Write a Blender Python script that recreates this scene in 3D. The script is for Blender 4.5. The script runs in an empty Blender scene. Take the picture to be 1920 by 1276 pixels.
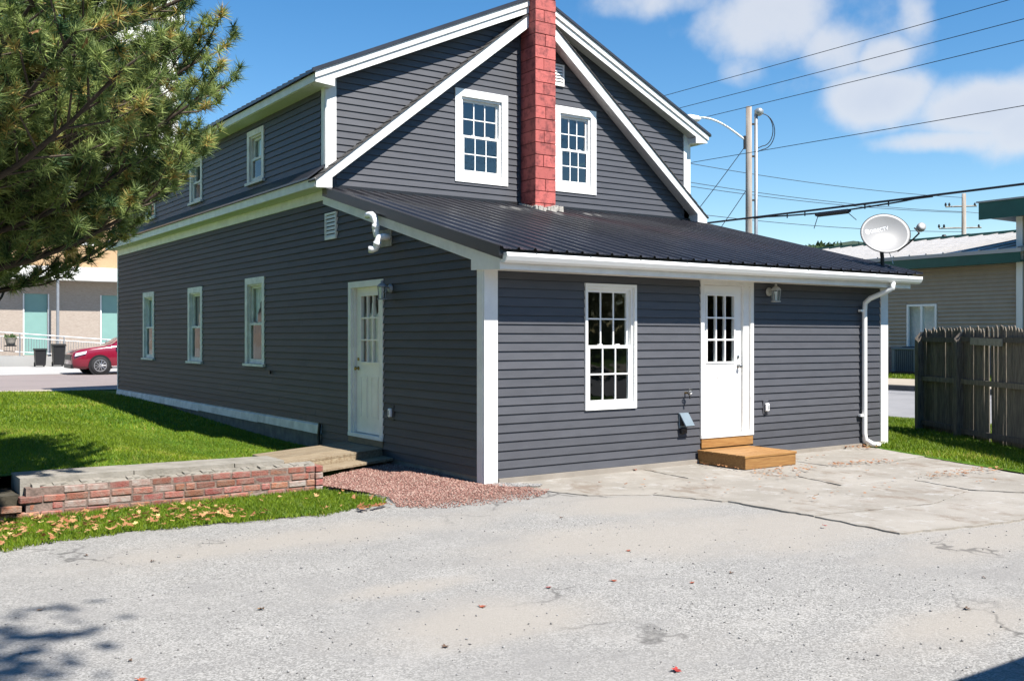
import bpy, bmesh, math, random
import numpy as np
from mathutils import Vector, Matrix

random.seed(7)
RNG = np.random.default_rng(11)
R = math.radians
S = bpy.context.scene
COL = S.collection

# ------------------------------------------------------------------ camera
cam = bpy.data.cameras.new('camera')
camo = bpy.data.objects.new('camera', cam)
COL.objects.link(camo)
camo.location = (-6.308, -9.596, 1.70)
camo.rotation_euler = (R(90), 0, R(-34.9))
cam.sensor_width = 36
cam.lens = 34.93
cam.shift_y = -5 / 1920
cam.clip_start = 0.1
cam.clip_end = 4000
S.camera = camo

# ------------------------------------------------------------------ sky, sun, exposure
SUN_EL, SUN_PHI = R(54), R(12)
SUN_DIR = Vector((math.cos(SUN_EL) * math.sin(SUN_PHI), -math.cos(SUN_EL) * math.cos(SUN_PHI), math.sin(SUN_EL)))
S.view_settings.view_transform = 'Standard'
S.view_settings.look = 'None'
S.view_settings.exposure = 1.28
S.view_settings.gamma = 1
S.view_settings.use_curve_mapping = False
S.cycles.max_bounces = 6
S.cycles.diffuse_bounces = 3
S.cycles.glossy_bounces = 3
S.cycles.transparent_max_bounces = 10
S.cycles.caustics_reflective = False
S.cycles.caustics_refractive = False


def make_world():
    w = bpy.data.worlds.new('World')
    S.world = w
    w.use_nodes = True
    nt = w.node_tree
    nt.nodes.clear()
    N, L = nt.nodes, nt.links

    def m(op, a, b=None, c=None):
        n = N.new('ShaderNodeMath')
        n.operation = op
        for i, x in enumerate((a, b, c)):
            if x is None:
                continue
            if isinstance(x, (int, float)):
                n.inputs[i].default_value = x
            else:
                L.new(x, n.inputs[i])
        return n.outputs[0]
    out = N.new('ShaderNodeOutputWorld')
    sky = N.new('ShaderNodeTexSky')
    sky.sky_type = 'NISHITA'
    sky.sun_disc = False
    sky.sun_elevation = SUN_EL
    sky.sun_rotation = R(168)
    sky.air_density = 1.0
    sky.dust_density = 0.0
    sky.ozone_density = 1.2
    hs = N.new('ShaderNodeHueSaturation')
    hs.inputs['Saturation'].default_value = 1.38
    hs.inputs['Value'].default_value = 1.22
    L.new(sky.outputs[0], hs.inputs['Color'])
    tc = N.new('ShaderNodeTexCoord')
    sp = N.new('ShaderNodeSeparateXYZ')
    L.new(tc.outputs['Generated'], sp.inputs[0])
    az = m('ARCTAN2', sp.outputs[1], sp.outputs[0])
    el = m('ARCSINE', sp.outputs[2])
    # domain noise so the cloud edges billow
    n1 = N.new('ShaderNodeTexNoise')
    n1.inputs['Scale'].default_value = 8.0
    n1.inputs['Detail'].default_value = 6
    n1.inputs['Roughness'].default_value = 0.56
    L.new(tc.outputs['Generated'], n1.inputs['Vector'])
    n2 = N.new('ShaderNodeTexNoise')
    n2.inputs['Scale'].default_value = 2.6
    n2.inputs['Detail'].default_value = 2
    mp = N.new('ShaderNodeMapping')
    mp.inputs['Location'].default_value = (3.1, 1.7, 0.4)
    mp.inputs['Scale'].default_value = (1, 1, 1.9)
    L.new(tc.outputs['Generated'], mp.inputs[0])
    L.new(mp.outputs[0], n2.inputs['Vector'])
    # cumulus masses in the part of the sky the photograph shows (azimuth, elevation, half sizes, weight)
    A0 = R(55.1)
    tot = None
    for px, py, sx, sy, wt in ((1250, 0, 130, 30, .55), (1440, 40, 115, 75, .9), (1560, 90, 70, 60, .75), (1400, 130, 55, 45, .6), (1500, 165, 60, 35, .5), (1640, 190, 105, 50, .95), (1655, 105, 50, 36, .8),
                               (1830, 200, 100, 48, 1.0), (1760, 265, 120, 22, .75), (1930, 230, 80, 45, .8), (1715, 25, 35, 55, .55)):
        a0 = A0 - math.atan((px - 960) / 1863)
        e0 = math.atan((633 - py) / math.hypot(1863, px - 960))
        da = m('DIVIDE', m('SUBTRACT', az, a0), sx / 1863)
        de = m('DIVIDE', m('SUBTRACT', el, e0), sy / 1863)
        g = m('MULTIPLY', m('EXPONENT', m('MULTIPLY', m('ADD', m('MULTIPLY', da, da), m('MULTIPLY', de, de)), -0.75)), wt)
        tot = g if tot is None else m('MAXIMUM', tot, g)
    # scattered cumulus over the rest of the dome
    rest = m('MULTIPLY', m('MAXIMUM', m('SUBTRACT', n2.outputs[0], 0.55), 0.0), 3.6)
    # the wedge of clear blue above the house
    az2 = m('SUBTRACT', az, A0 + 0.16)
    clear = m('SUBTRACT', 1.0, m('EXPONENT', m('MULTIPLY', m('MULTIPLY', az2, az2), -5.0)))
    tot = m('MAXIMUM', tot, m('MULTIPLY', rest, clear))
    dens = m('ADD', tot, m('MULTIPLY', m('SUBTRACT', n1.outputs[0], 0.5), 1.7))
    ss = N.new('ShaderNodeMapRange')
    ss.interpolation_type = 'SMOOTHSTEP'
    ss.inputs['From Min'].default_value = 0.30
    ss.inputs['From Max'].default_value = 0.86
    L.new(dens, ss.inputs['Value'])
    # cloud tone: bright tops, greyer cores
    tone = N.new('ShaderNodeMapRange')
    tone.inputs['From Min'].default_value = 0.4
    tone.inputs['From Max'].default_value = 1.3
    tone.inputs['To Min'].default_value = 1.0
    tone.inputs['To Max'].default_value = 0.0
    L.new(dens, tone.inputs['Value'])
    cr = N.new('ShaderNodeMix')
    cr.data_type = 'RGBA'
    cr.inputs['A'].default_value = (5.3, 5.6, 6.3, 1)
    cr.inputs['B'].default_value = (6.4, 6.55, 6.8, 1)
    L.new(tone.outputs[0], cr.inputs['Factor'])
    mx = N.new('ShaderNodeMix')
    mx.data_type = 'RGBA'
    L.new(m('MULTIPLY', ss.outputs[0], 0.84), mx.inputs['Factor'])
    L.new(hs.outputs[0], mx.inputs['A'])
    L.new(cr.outputs['Result'], mx.inputs['B'])
    bg = N.new('ShaderNodeBackground')
    bg.inputs['Strength'].default_value = 0.055
    L.new(mx.outputs['Result'], bg.inputs['Color'])
    L.new(bg.outputs[0], out.inputs['Surface'])


make_world()
sl = bpy.data.lights.new('sun', 'SUN')
sl.energy = 4.2
sl.angle = R(0.53)
sl.color = (1, 0.955, 0.89)
so = bpy.data.objects.new('sun', sl)
so.rotation_euler = (-SUN_DIR).to_track_quat('-Z', 'Y').to_euler()
so.location = (0, -20, 30)
COL.objects.link(so)

# ------------------------------------------------------------------ materials
MATS = {}
ALB = .66            # the picture is exposed for its darker surfaces
KEEP = ('siding', 'siding_old', 'metal_black', 'glass', 'wire', 'chimney_paint')


def pm(name, col, rough=0.6, var=0.0, scale=6.0, bump=0.0, bscale=60.0, metallic=0.0, rnd=0.0, col2=None, spec=0.5,
       stretch=(1, 1, 1), coat=0.0, detail=5, hue=None, lo=0.35, hi=0.65):
    """procedural material: noise mix between two tones, per-object tone, bump"""
    if name not in KEEP and max(col) < .7:
        col = tuple(c * ALB for c in col)
        col2 = tuple(c * ALB for c in col2) if col2 else None
    mt = bpy.data.materials.new(name)
    mt.use_nodes = True
    nt = mt.node_tree
    N, L = nt.nodes, nt.links
    b = N['Principled BSDF']
    b.inputs['Roughness'].default_value = rough
    b.inputs['Metallic'].default_value = metallic
    b.inputs['Specular IOR Level'].default_value = spec
    if coat:
        b.inputs['Coat Weight'].default_value = coat
        b.inputs['Coat Roughness'].default_value = 0.08
    c2 = col2 if col2 else tuple(max(0, c * (1 - var)) for c in col)
    tc = N.new('ShaderNodeTexCoord')
    mp = N.new('ShaderNodeMapping')
    mp.inputs['Scale'].default_value = stretch
    L.new(tc.outputs['Object'], mp.inputs[0])
    n = N.new('ShaderNodeTexNoise')
    n.inputs['Scale'].default_value = scale
    n.inputs['Detail'].default_value = detail
    n.inputs['Roughness'].default_value = 0.6
    L.new(mp.outputs[0], n.inputs['Vector'])
    mr = N.new('ShaderNodeMapRange')
    mr.inputs['From Min'].default_value = lo
    mr.inputs['From Max'].default_value = hi
    L.new(n.outputs[0], mr.inputs['Value'])
    mx = N.new('ShaderNodeMix')
    mx.data_type = 'RGBA'
    mx.inputs['A'].default_value = (*col, 1)
    mx.inputs['B'].default_value = (*c2, 1)
    L.new(mr.outputs[0], mx.inputs['Factor'])
    res = mx.outputs['Result']
    if rnd or hue:
        oi = N.new('ShaderNodeObjectInfo')
        hs = N.new('ShaderNodeHueSaturation')
        L.new(res, hs.inputs['Color'])
        r1 = N.new('ShaderNodeMapRange')
        r1.inputs['To Min'].default_value = 1 - rnd
        r1.inputs['To Max'].default_value = 1 + rnd
        L.new(oi.outputs['Random'], r1.inputs['Value'])
        L.new(r1.outputs[0], hs.inputs['Value'])
        if hue:
            fr = N.new('ShaderNodeMath')
            fr.operation = 'FRACT'
            mu = N.new('ShaderNodeMath')
            mu.operation = 'MULTIPLY'
            mu.inputs[1].default_value = 7.31
            L.new(oi.outputs['Random'], mu.inputs[0])
            L.new(mu.outputs[0], fr.inputs[0])
            r2 = N.new('ShaderNodeMapRange')
            r2.inputs['To Min'].default_value = 0.5 - hue
            r2.inputs['To Max'].default_value = 0.5 + hue
            L.new(fr.outputs[0], r2.inputs['Value'])
            L.new(r2.outputs[0], hs.inputs['Hue'])
        res = hs.outputs[0]
    L.new(res, b.inputs['Base Color'])
    if bump:
        n2 = N.new('ShaderNodeTexNoise')
        n2.inputs['Scale'].default_value = bscale
        n2.inputs['Detail'].default_value = 4
        L.new(mp.outputs[0], n2.inputs['Vector'])
        bp = N.new('ShaderNodeBump')
        bp.inputs['Strength'].default_value = bump
        bp.inputs['Distance'].default_value = 0.01
        L.new(n2.outputs[0], bp.inputs['Height'])
        L.new(bp.outputs[0], b.inputs['Normal'])
    MATS[name] = mt
    return mt


def glass_mat(name, ior=1.75, tint=(0.9, 0.95, 0.93)):
    mt = bpy.data.materials.new(name)
    mt.use_nodes = True
    nt = mt.node_tree
    nt.nodes.clear()
    N, L = nt.nodes, nt.links
    o = N.new('ShaderNodeOutputMaterial')
    t = N.new('ShaderNodeBsdfTransparent')
    t.inputs[0].default_value = (*tint, 1)
    g = N.new('ShaderNodeBsdfGlossy')
    g.inputs['Roughness'].default_value = 0.015
    f = N.new('ShaderNodeFresnel')
    # thin pane: the same reflectance from both sides
    ge = N.new('ShaderNodeNewGeometry')
    mi = N.new('ShaderNodeMix')
    mi.inputs['A'].default_value = ior
    mi.inputs['B'].default_value = 1 / ior
    L.new(ge.outputs['Backfacing'], mi.inputs['Factor'])
    L.new(mi.outputs['Result'], f.inputs['IOR'])
    # slightly wavy old glass
    n = N.new('ShaderNodeTexNoise')
    n.inputs['Scale'].default_value = 3.5
    tc = N.new('ShaderNodeTexCoord')
    L.new(tc.outputs['Object'], n.inputs['Vector'])
    bp = N.new('ShaderNodeBump')
    bp.inputs['Strength'].default_value = 0.12
    bp.inputs['Distance'].default_value = 0.02
    L.new(n.outputs[0], bp.inputs['Height'])
    L.new(bp.outputs[0], g.inputs['Normal'])
    mx = N.new('ShaderNodeMixShader')
    L.new(f.outputs[0], mx.inputs[0])
    L.new(t.outputs[0], mx.inputs[1])
    L.new(g.outputs[0], mx.inputs[2])
    L.new(mx.outputs[0], o.inputs[0])
    MATS[name] = mt


def leafy(name, dark, light, rough=0.55, trans=0.35, third=None):
    """foliage: tone from the per-face 'rnd' attribute, a little light passing through"""
    mt = bpy.data.materials.new(name)
    mt.use_nodes = True
    nt = mt.node_tree
    N, L = nt.nodes, nt.links
    b = N['Principled BSDF']
    b.inputs['Roughness'].default_value = rough
    b.inputs['Specular IOR Level'].default_value = 0.3
    dark, light = tuple(c * .8 for c in dark), tuple(c * .8 for c in light)
    at = N.new('ShaderNodeAttribute')
    at.attribute_name = 'rnd'
    cr = N.new('ShaderNodeValToRGB')
    cr.color_ramp.elements[0].color = (*dark, 1)
    cr.color_ramp.elements[1].color = (*light, 1)
    if third:
        e = cr.color_ramp.elements.new(0.93)
        e.color = (*light, 1)
        cr.color_ramp.elements[-1].color = (*third, 1)
    L.new(at.outputs['Fac'], cr.inputs[0])
    L.new(cr.outputs[0], b.inputs['Base Color'])
    tr = N.new('ShaderNodeBsdfTranslucent')
    L.new(cr.outputs[0], tr.inputs[0])
    mx = N.new('ShaderNodeMixShader')
    mx.inputs[0].default_value = trans
    L.new(b.outputs[0], mx.inputs[1])
    L.new(tr.outputs[0], mx.inputs[2])
    L.new(mx.outputs[0], N['Material Output'].inputs[0])
    MATS[name] = mt


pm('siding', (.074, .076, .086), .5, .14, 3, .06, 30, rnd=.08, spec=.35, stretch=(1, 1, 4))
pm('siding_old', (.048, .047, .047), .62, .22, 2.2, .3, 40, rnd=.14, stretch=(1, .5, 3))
pm('trim', (.80, .79, .76), .5, .16, 2.4, .08, 40, rnd=.03)
pm('trim_old', (.82, .80, .75), .6, .16, 4, .12, 30, rnd=.04)
pm('casing_old', (.80, .74, .68), .65, .25, 6, .15, 40, rnd=.04)
pm('base_trim', (.76, .71, .64), .6, .3, 5, .1, 40, rnd=.06)
pm('soffit', (.70, .68, .63), .7, .12, 50, .2, 160)
pm('door', (.82, .82, .80), .4, .03, 3)
pm('door_old', (.84, .80, .74), .45, .1, 4)
pm('vinyl', (.83, .83, .81), .38, .03, 5)
pm('metal_black', (.036, .036, .043), .30, .35, 2.0, .02, 30, rnd=.10, spec=.6, stretch=(1, .15, 1))
pm('drip_edge', (.018, .018, .02), .4)
pm('shingle', (.11, .105, .10), .9, .5, 40, .5, 90, rnd=.1)
pm('chimney_paint', (.43, .10, .086), .75, 0, 9, .6, 35, rnd=.16, col2=(.17, .038, .036), lo=.46, hi=.70)
pm('mortar_red', (.20, .04, .038), .8, .3, 20, .4, 60)
pm('mortar_white', (.66, .62, .55), .85, .4, 18, .6, 50)
pm('brick', (.37, .125, .085), .9, 0, 11, .9, 60, rnd=.30, col2=(.36, .25, .20), hue=.016, lo=.40, hi=.72)
pm('brick_lime', (.52, .45, .40), .9, 0, 11, .6, 60, rnd=.1, col2=(.34, .12, .08), lo=.35, hi=.8)
pm('mortar', (.36, .255, .21), .95, .5, 14, .6, 60)
pm('wood_new', (.50, .27, .085), .62, 0, 4, .12, 40, rnd=.10, col2=(.33, .15, .04), stretch=(1, 14, 14))
pm('wood_deck', (.44, .36, .245), .75, 0, 5, .2, 40, rnd=.16, col2=(.28, .20, .12), stretch=(1, 12, 6))
pm('wood_sill', (.33, .24, .14), .7, .3, 5, .1, 40, stretch=(1, 1, 6))
pm('wood_grey', (.31, .255, .195), .9, 0, 9, .5, 50, rnd=.30, col2=(.13, .108, .085), stretch=(5, 5, .45))
pm('wood_cut', (.52, .46, .36), .9, .3, 15, .3, 60)
pm('concrete', (.43, .385, .33), .9, 0, 2.3, .35, 90, rnd=.05, col2=(.34, .30, .25), detail=9)
pm('concrete_old', (.38, .35, .30), .95, 0, 5, .6, 45, rnd=.08, col2=(.22, .20, .16), detail=9, lo=.4, hi=.8)
pm('foundation', (.26, .245, .21), .95, .4, 6, .6, 40)
pm('pvc', (.86, .86, .85), .25, .03, 3)
pm('plate_tan', (.50, .46, .36), .6, .5, 14)
pm('fixture', (.66, .66, .60), .4, .1, 8)
pm('fixture_old', (.42, .45, .47), .5, .2, 8)
pm('steel', (.55, .56, .56), .3, .2, 20, metallic=.9)
pm('brass', (.55, .38, .12), .3, .2, 20, metallic=.9)
pm('dryer_vent', (.22, .29, .34), .5, .1, 10)
pm('black_plastic', (.014, .014, .015), .45, .2, 8)
pm('dark_iron', (.02, .02, .022), .5, .2, 10)
pm('room_wall', (.30, .30, .20), .9, .1, 2)
pm('room_floor', (.12, .09, .06), .7, .3, 4)
pm('room_dark', (.05, .055, .065), .9, .2, 2)
pm('curtain', (.88, .88, .86), .9, .15, 9)
pm('blind_pink', (.62, .50, .46), .9, .12, 14)
pm('dish_face', (.40, .395, .39), .45, .06, 6)
pm('dish_print', (.85, .86, .88), .5)
pm('pole_wood', (.36, .29, .23), .9, 0, 3, .4, 40, col2=(.55, .52, .48), stretch=(2, 2, .3))
pm('galvanised', (.58, .60, .60), .4, .15, 10, metallic=.55)
pm('lamp_white', (.75, .76, .76), .4, .1, 5)
pm('wire', (.012, .014, .02), .6)
pm('beige_siding', (.62, .52, .40), .7, .1, 3, rnd=.03)
pm('purple_brick', (.33, .25, .23), .9, .3, 20, .3, 40)
pm('green_trim', (.020, .13, .095), .4, .2, 3)
pm('white_roof', (.62, .60, .58), .5, .14, 3, stretch=(1, .2, 1))
pm('cream', (.60, .54, .41), .7, .08, 4)
pm('far_brick', (.60, .51, .43), .9, 0, 30, .2, 60, col2=(.44, .36, .30), stretch=(.35, .35, 2.2))
pm('far_brick_orange', (.66, .45, .26), .9, 0, 26, .2, 60, col2=(.54, .35, .19), stretch=(.35, .35, 2.2))
pm('aqua_panel', (.30, .52, .47), .35, .05, 3)
pm('far_white', (.74, .73, .70), .6, .06, 3)
pm('railing', (.42, .44, .47), .4, .1, 8, metallic=.3)
pm('slate_blue', (.26, .31, .40), .6, .35, 6)
pm('car_paint', (.30, .008, .035), .25, .05, 2, coat=1.0)
pm('tyre', (.025, .025, .026), .8, .2, 30)
pm('rim', (.62, .63, .65), .3, .1, 10, metallic=.7)
pm('headlight', (.62, .66, .70), .1, .1, 10)
pm('ac_blue', (.16, .22, .26), .45, .1, 8)
pm('bark', (.085, .060, .042), .95, .5, 12, .8, 30, stretch=(1, 1, .3))
pm('twig', (.11, .08, .055), .9, .4, 20)
pm('soil', (.10, .085, .055), .95, .5, 8, .7, 40)
pm('mortar_dust', (.15, .125, .10), .95, .4, 8)
pm('hill_soil', (.05, .09, .04), .95, .4, .05)
pm('road_pink', (.34, .285, .27), .95, .12, .6, .1, 80, detail=8)
pm('road_grey', (.36, .355, .36), .95, .16, 1.2, .1, 80, detail=8)
pm('pave_white', (.56, .55, .53), .9, .1, .8, .1, 60, detail=8)
pm('walk_tan', (.52, .45, .36), .9, .14, 1.5, .1, 60)
pm('kerb', (.20, .19, .18), .9, .3, 4)
pm('garage_wall', (.4, .4, .38), .8, .1, 3)


def roof_stain(mt):
    """pale mortar wash running down the sheets below the chimney"""
    N, L = mt.node_tree.nodes, mt.node_tree.links
    b = N['Principled BSDF']
    src = b.inputs['Base Color'].links[0].from_socket
    tc = N.new('ShaderNodeTexCoord')
    mp = N.new('ShaderNodeMapping')
    mp.inputs['Scale'].default_value = (9, 1.6, 1)
    L.new(tc.outputs['Object'], mp.inputs[0])
    n = N.new('ShaderNodeTexNoise')
    n.inputs['Scale'].default_value = 2.5
    n.inputs['Detail'].default_value = 5
    L.new(mp.outputs[0], n.inputs['Vector'])
    tot = None
    for x0, y0, rx, ry in ((3.05, 3.75, .45, .35), (4.75, 3.85, .5, .25), (3.7, 3.5, .25, .3)):
        sp = N.new('ShaderNodeVectorMath')
        sp.operation = 'SUBTRACT'
        L.new(tc.outputs['Object'], sp.inputs[0])
        sp.inputs[1].default_value = (x0, y0, 0)
        sc = N.new('ShaderNodeVectorMath')
        sc.operation = 'MULTIPLY'
        L.new(sp.outputs[0], sc.inputs[0])
        sc.inputs[1].default_value = (1 / rx, 1 / ry, 0)
        ln = N.new('ShaderNodeVectorMath')
        ln.operation = 'LENGTH'
        L.new(sc.outputs[0], ln.inputs[0])
        mr = N.new('ShaderNodeMapRange')
        mr.inputs['From Min'].default_value = 1.0
        mr.inputs['From Max'].default_value = 0.0
        L.new(ln.outputs['Value'], mr.inputs['Value'])
        if tot is None:
            tot = mr.outputs[0]
        else:
            mx_ = N.new('ShaderNodeMath')
            mx_.operation = 'MAXIMUM'
            L.new(tot, mx_.inputs[0])
            L.new(mr.outputs[0], mx_.inputs[1])
            tot = mx_.outputs[0]
    ad = N.new('ShaderNodeMath')
    ad.operation = 'MULTIPLY'
    L.new(tot, ad.inputs[0])
    L.new(n.outputs[0], ad.inputs[1])
    r2 = N.new('ShaderNodeMapRange')
    r2.inputs['From Min'].default_value = .20
    r2.inputs['From Max'].default_value = .42
    r2.inputs['To Max'].default_value = .6
    L.new(ad.outputs[0], r2.inputs['Value'])
    mx = N.new('ShaderNodeMix')
    mx.data_type = 'RGBA'
    L.new(r2.outputs[0], mx.inputs['Factor'])
    L.new(src, mx.inputs['A'])
    mx.inputs['B'].default_value = (.30, .29, .27, 1)
    L.new(mx.outputs['Result'], b.inputs['Base Color'])


roof_stain(MATS['metal_black'])
glass_mat('glass', ior=1.5)
glass_mat('glass_sky', ior=2.3)
glass_mat('glass_side', ior=1.7)
glass_mat('car_glass', ior=1.6, tint=(.10, .12, .13))
glass_mat('lantern_glass', ior=1.5)
leafy('grass_blade', (.075, .140, .005), (.30, .40, .020), trans=.32, third=(.36, .30, .07))
leafy('pine_needle', (.050, .115, .045), (.42, .51, .15), trans=.32, third=(.46, .33, .10))
leafy('small_leaf', (.10, .10, .015), (.34, .30, .05), trans=.4)
leafy('maple_crown', (.03, .06, .01), (.16, .14, .03), trans=.4)
leafy('yellow_leaf', (.62, .42, .02), (.85, .68, .03), trans=.4)
leafy('dry_leaf', (.32, .12, .05), (.62, .36, .17), trans=.15, third=(.70, .55, .22))
leafy('hill_leaf', (.028, .062, .020), (.085, .125, .040), trans=.1)
pm('leaf_red', (.55, .05, .035), .6, .35, 18)
pm('leaf_tan', (.58, .33, .15), .7, .3, 18)
pm('leaf_rust', (.50, .13, .06), .7, .35, 18)
pm('leaf_brown', (.17, .10, .06), .8, .35, 18)


def ground_mats():
    def base(name):
        mt = bpy.data.materials.new(name)
        mt.use_nodes = True
        MATS[name] = mt
        nt = mt.node_tree
        N, L = nt.nodes, nt.links
        b = N['Principled BSDF']
        b.inputs['Roughness'].default_value = .95
        b.inputs['Specular IOR Level'].default_value = .2
        tc = N.new('ShaderNodeTexCoord')
        return mt, N, L, b, tc

    def noise(N, L, tc, scale, detail=4, rough=.6, stretch=None):
        n = N.new('ShaderNodeTexNoise')
        n.inputs['Scale'].default_value = scale
        n.inputs['Detail'].default_value = detail
        n.inputs['Roughness'].default_value = rough
        if stretch:
            mp = N.new('ShaderNodeMapping')
            mp.inputs['Scale'].default_value = stretch
            mp.inputs['Rotation'].default_value = (0, 0, R(20))
            L.new(tc.outputs['Object'], mp.inputs[0])
            L.new(mp.outputs[0], n.inputs['Vector'])
        else:
            L.new(tc.outputs['Object'], n.inputs['Vector'])
        return n.outputs[0]

    def ramp(N, L, v, lo, hi, a=0., b=1.):
        r = N.new('ShaderNodeMapRange')
        r.interpolation_type = 'SMOOTHSTEP'
        r.inputs['From Min'].default_value = lo
        r.inputs['From Max'].default_value = hi
        r.inputs['To Min'].default_value = a
        r.inputs['To Max'].default_value = b
        L.new(v, r.inputs['Value'])
        return r.outputs[0]

    def mix(N, L, f, a, b):
        x = N.new('ShaderNodeMix')
        x.data_type = 'RGBA'
        L.new(f, x.inputs['Factor'])
        for k, c in (('A', a), ('B', b)):
            if isinstance(c, tuple):
                x.inputs[k].default_value = (*(q * ALB for q in c), 1)
            else:
                L.new(c, x.inputs[k])
        return x.outputs['Result']

    def mth(N, L, op, a, b):
        n = N.new('ShaderNodeMath')
        n.operation = op
        for i, x in enumerate((a, b)):
            if isinstance(x, (int, float)):
                n.inputs[i].default_value = x
            else:
                L.new(x, n.inputs[i])
        return n.outputs[0]

    # worn asphalt: exposed aggregate, sandy hollows, bluish fresh scuffs, hairline cracks
    mt, N, L, b, tc = base('asphalt')
    sp = N.new('ShaderNodeSeparateXYZ')
    L.new(tc.outputs['Object'], sp.inputs[0])
    X, Y = sp.outputs[0], sp.outputs[1]
    vor = N.new('ShaderNodeTexVoronoi')
    vor.inputs['Scale'].default_value = 105
    L.new(tc.outputs['Object'], vor.inputs['Vector'])
    chips = N.new('ShaderNodeSeparateColor')
    L.new(vor.outputs['Color'], chips.inputs[0])
    c = mix(N, L, ramp(N, L, chips.outputs[0], .1, .95), (.25, .243, .228), (.53, .515, .485))
    big = noise(N, L, tc, .38, 4, .62)
    mid = noise(N, L, tc, 2.1, 5, .68)
    c = mix(N, L, ramp(N, L, big, .36, .66, 0, .60), c, (.355, .342, .322))
    c = mix(N, L, ramp(N, L, mid, .46, .70, 0, .50), c, (.335, .325, .31))
    c = mix(N, L, ramp(N, L, mid, .50, .30, 0, .40), c, (.50, .48, .45))
    c = mix(N, L, ramp(N, L, noise(N, L, tc, .9, 5, .7, (.35, 2.2, 1)), .57, .72, 0, .45), c, (.27, .26, .25))
    sand = noise(N, L, tc, .42, 6, .70, (1, 1.6, 1))
    grain = noise(N, L, tc, 130, 2)
    sandc = mix(N, L, grain, (.37, .335, .29), (.52, .48, .425))

    def blob(x0, y0, rx, ry):
        dx = mth(N, L, 'DIVIDE', mth(N, L, 'SUBTRACT', X, x0), rx)
        dy = mth(N, L, 'DIVIDE', mth(N, L, 'SUBTRACT', Y, y0), ry)
        s = mth(N, L, 'ADD', mth(N, L, 'MULTIPLY', dx, dx), mth(N, L, 'MULTIPLY', dy, dy))
        e = N.new('ShaderNodeMath')
        e.operation = 'EXPONENT'
        L.new(mth(N, L, 'MULTIPLY', s, -1.), e.inputs[0])
        return e.outputs[0]
    msk = None
    for q in ((-2.98, -4.6, .75, .5), (-.4, -3.2, 2.0, .85), (.9, -3.6, 1.6, .8), (3.0, -4.0, 2.6, .8), (.6, -1.9, 1.2, .8), (-2.6, -1.6, 2.2, .55), (1.9, -5.0, 1.4, .45), (-3.0, -3.6, .6, .2), (-.6, -6.2, .8, .35)):
        g = blob(*q)
        msk = g if msk is None else mth(N, L, 'MAXIMUM', msk, g)
    sm = mth(N, L, 'ADD', mth(N, L, 'MULTIPLY', msk, .80), mth(N, L, 'MULTIPLY', mth(N, L, 'SUBTRACT', sand, .5), 1.5))
    c = mix(N, L, ramp(N, L, sm, .05, .80, 0, .82), c, sandc)
    # cracks
    v2 = N.new('ShaderNodeTexVoronoi')
    v2.feature = 'DISTANCE_TO_EDGE'
    v2.inputs['Scale'].default_value = .42
    mp = N.new('ShaderNodeVectorMath')
    wob = N.new('ShaderNodeTexNoise')
    wob.inputs['Scale'].default_value = 2.2
    wob.inputs['Detail'].default_value = 3
    L.new(tc.outputs['Object'], wob.inputs['Vector'])
    L.new(wob.outputs['Color'], mp.inputs[0])
    L.new(tc.outputs['Object'], mp.inputs[1])
    mp.operation = 'ADD'
    L.new(mp.outputs[0], v2.inputs['Vector'])
    ck = ramp(N, L, v2.outputs['Distance'], .0, .014, 1, 0)
    ckm = ramp(N, L, noise(N, L, tc, .5, 3), .5, .6)
    c = mix(N, L, mth(N, L, 'MULTIPLY', mth(N, L, 'MULTIPLY', ck, ckm), .7), c, (.10, .095, .09))
    L.new(c, b.inputs['Base Color'])
    bp = N.new('ShaderNodeBump')
    bp.inputs['Strength'].default_value = .55
    bp.inputs['Distance'].default_value = .008
    L.new(mth(N, L, 'ADD', chips.outputs[0], mth(N, L, 'MULTIPLY', big, 2.5)), bp.inputs['Height'])
    L.new(bp.outputs[0], b.inputs['Normal'])

    # concrete slabs: blotches, lime, rust-coloured leaf stains
    mt, N, L, b, tc = base('slab')
    c = mix(N, L, ramp(N, L, noise(N, L, tc, 1.1, 6, .70), .34, .66), (.46, .425, .375), (.36, .33, .285))
    c = mix(N, L, ramp(N, L, noise(N, L, tc, 3.4, 6, .74), .54, .66, 0, .75), c, (.54, .52, .49))
    c = mix(N, L, ramp(N, L, noise(N, L, tc, .9, 6, .78, (1.7, 1, 1)), .52, .64, 0, .75), c, (.27, .215, .165))
    c = mix(N, L, ramp(N, L, noise(N, L, tc, 7, 6, .75, (1.0, 2.0, 1)), .60, .70, 0, .65), c, (.24, .20, .165))
    c = mix(N, L, ramp(N, L, noise(N, L, tc, 90, 2), .62, .8, 0, .5), c, (.22, .20, .18))
    L.new(c, b.inputs['Base Color'])
    bp = N.new('ShaderNodeBump')
    bp.inputs['Strength'].default_value = .5
    bp.inputs['Distance'].default_value = .01
    L.new(noise(N, L, tc, 26, 8, .7), bp.inputs['Height'])
    L.new(bp.outputs[0], b.inputs['Normal'])

    # lawn soil with thin turf tone
    mt, N, L, b, tc = base('lawn')
    c = mix(N, L, ramp(N, L, noise(N, L, tc, 2.2, 4, .65), .34, .66), (.075, .19, .010), (.15, .28, .020))
    c = mix(N, L, ramp(N, L, noise(N, L, tc, 26, 5), .45, .7, 0, .7), c, (.045, .11, .010))
    c = mix(N, L, ramp(N, L, noise(N, L, tc, .8, 4), .60, .72, 0, .6), c, (.20, .19, .055))
    L.new(c, b.inputs['Base Color'])
    bp = N.new('ShaderNodeBump')
    bp.inputs['Strength'].default_value = .8
    bp.inputs['Distance'].default_value = .03
    L.new(noise(N, L, tc, 45, 5), bp.inputs['Height'])
    L.new(bp.outputs[0], b.inputs['Normal'])

    # crushed red stone
    mt, N, L, b, tc = base('red_stone')
    at = N.new('ShaderNodeAttribute')
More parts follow.
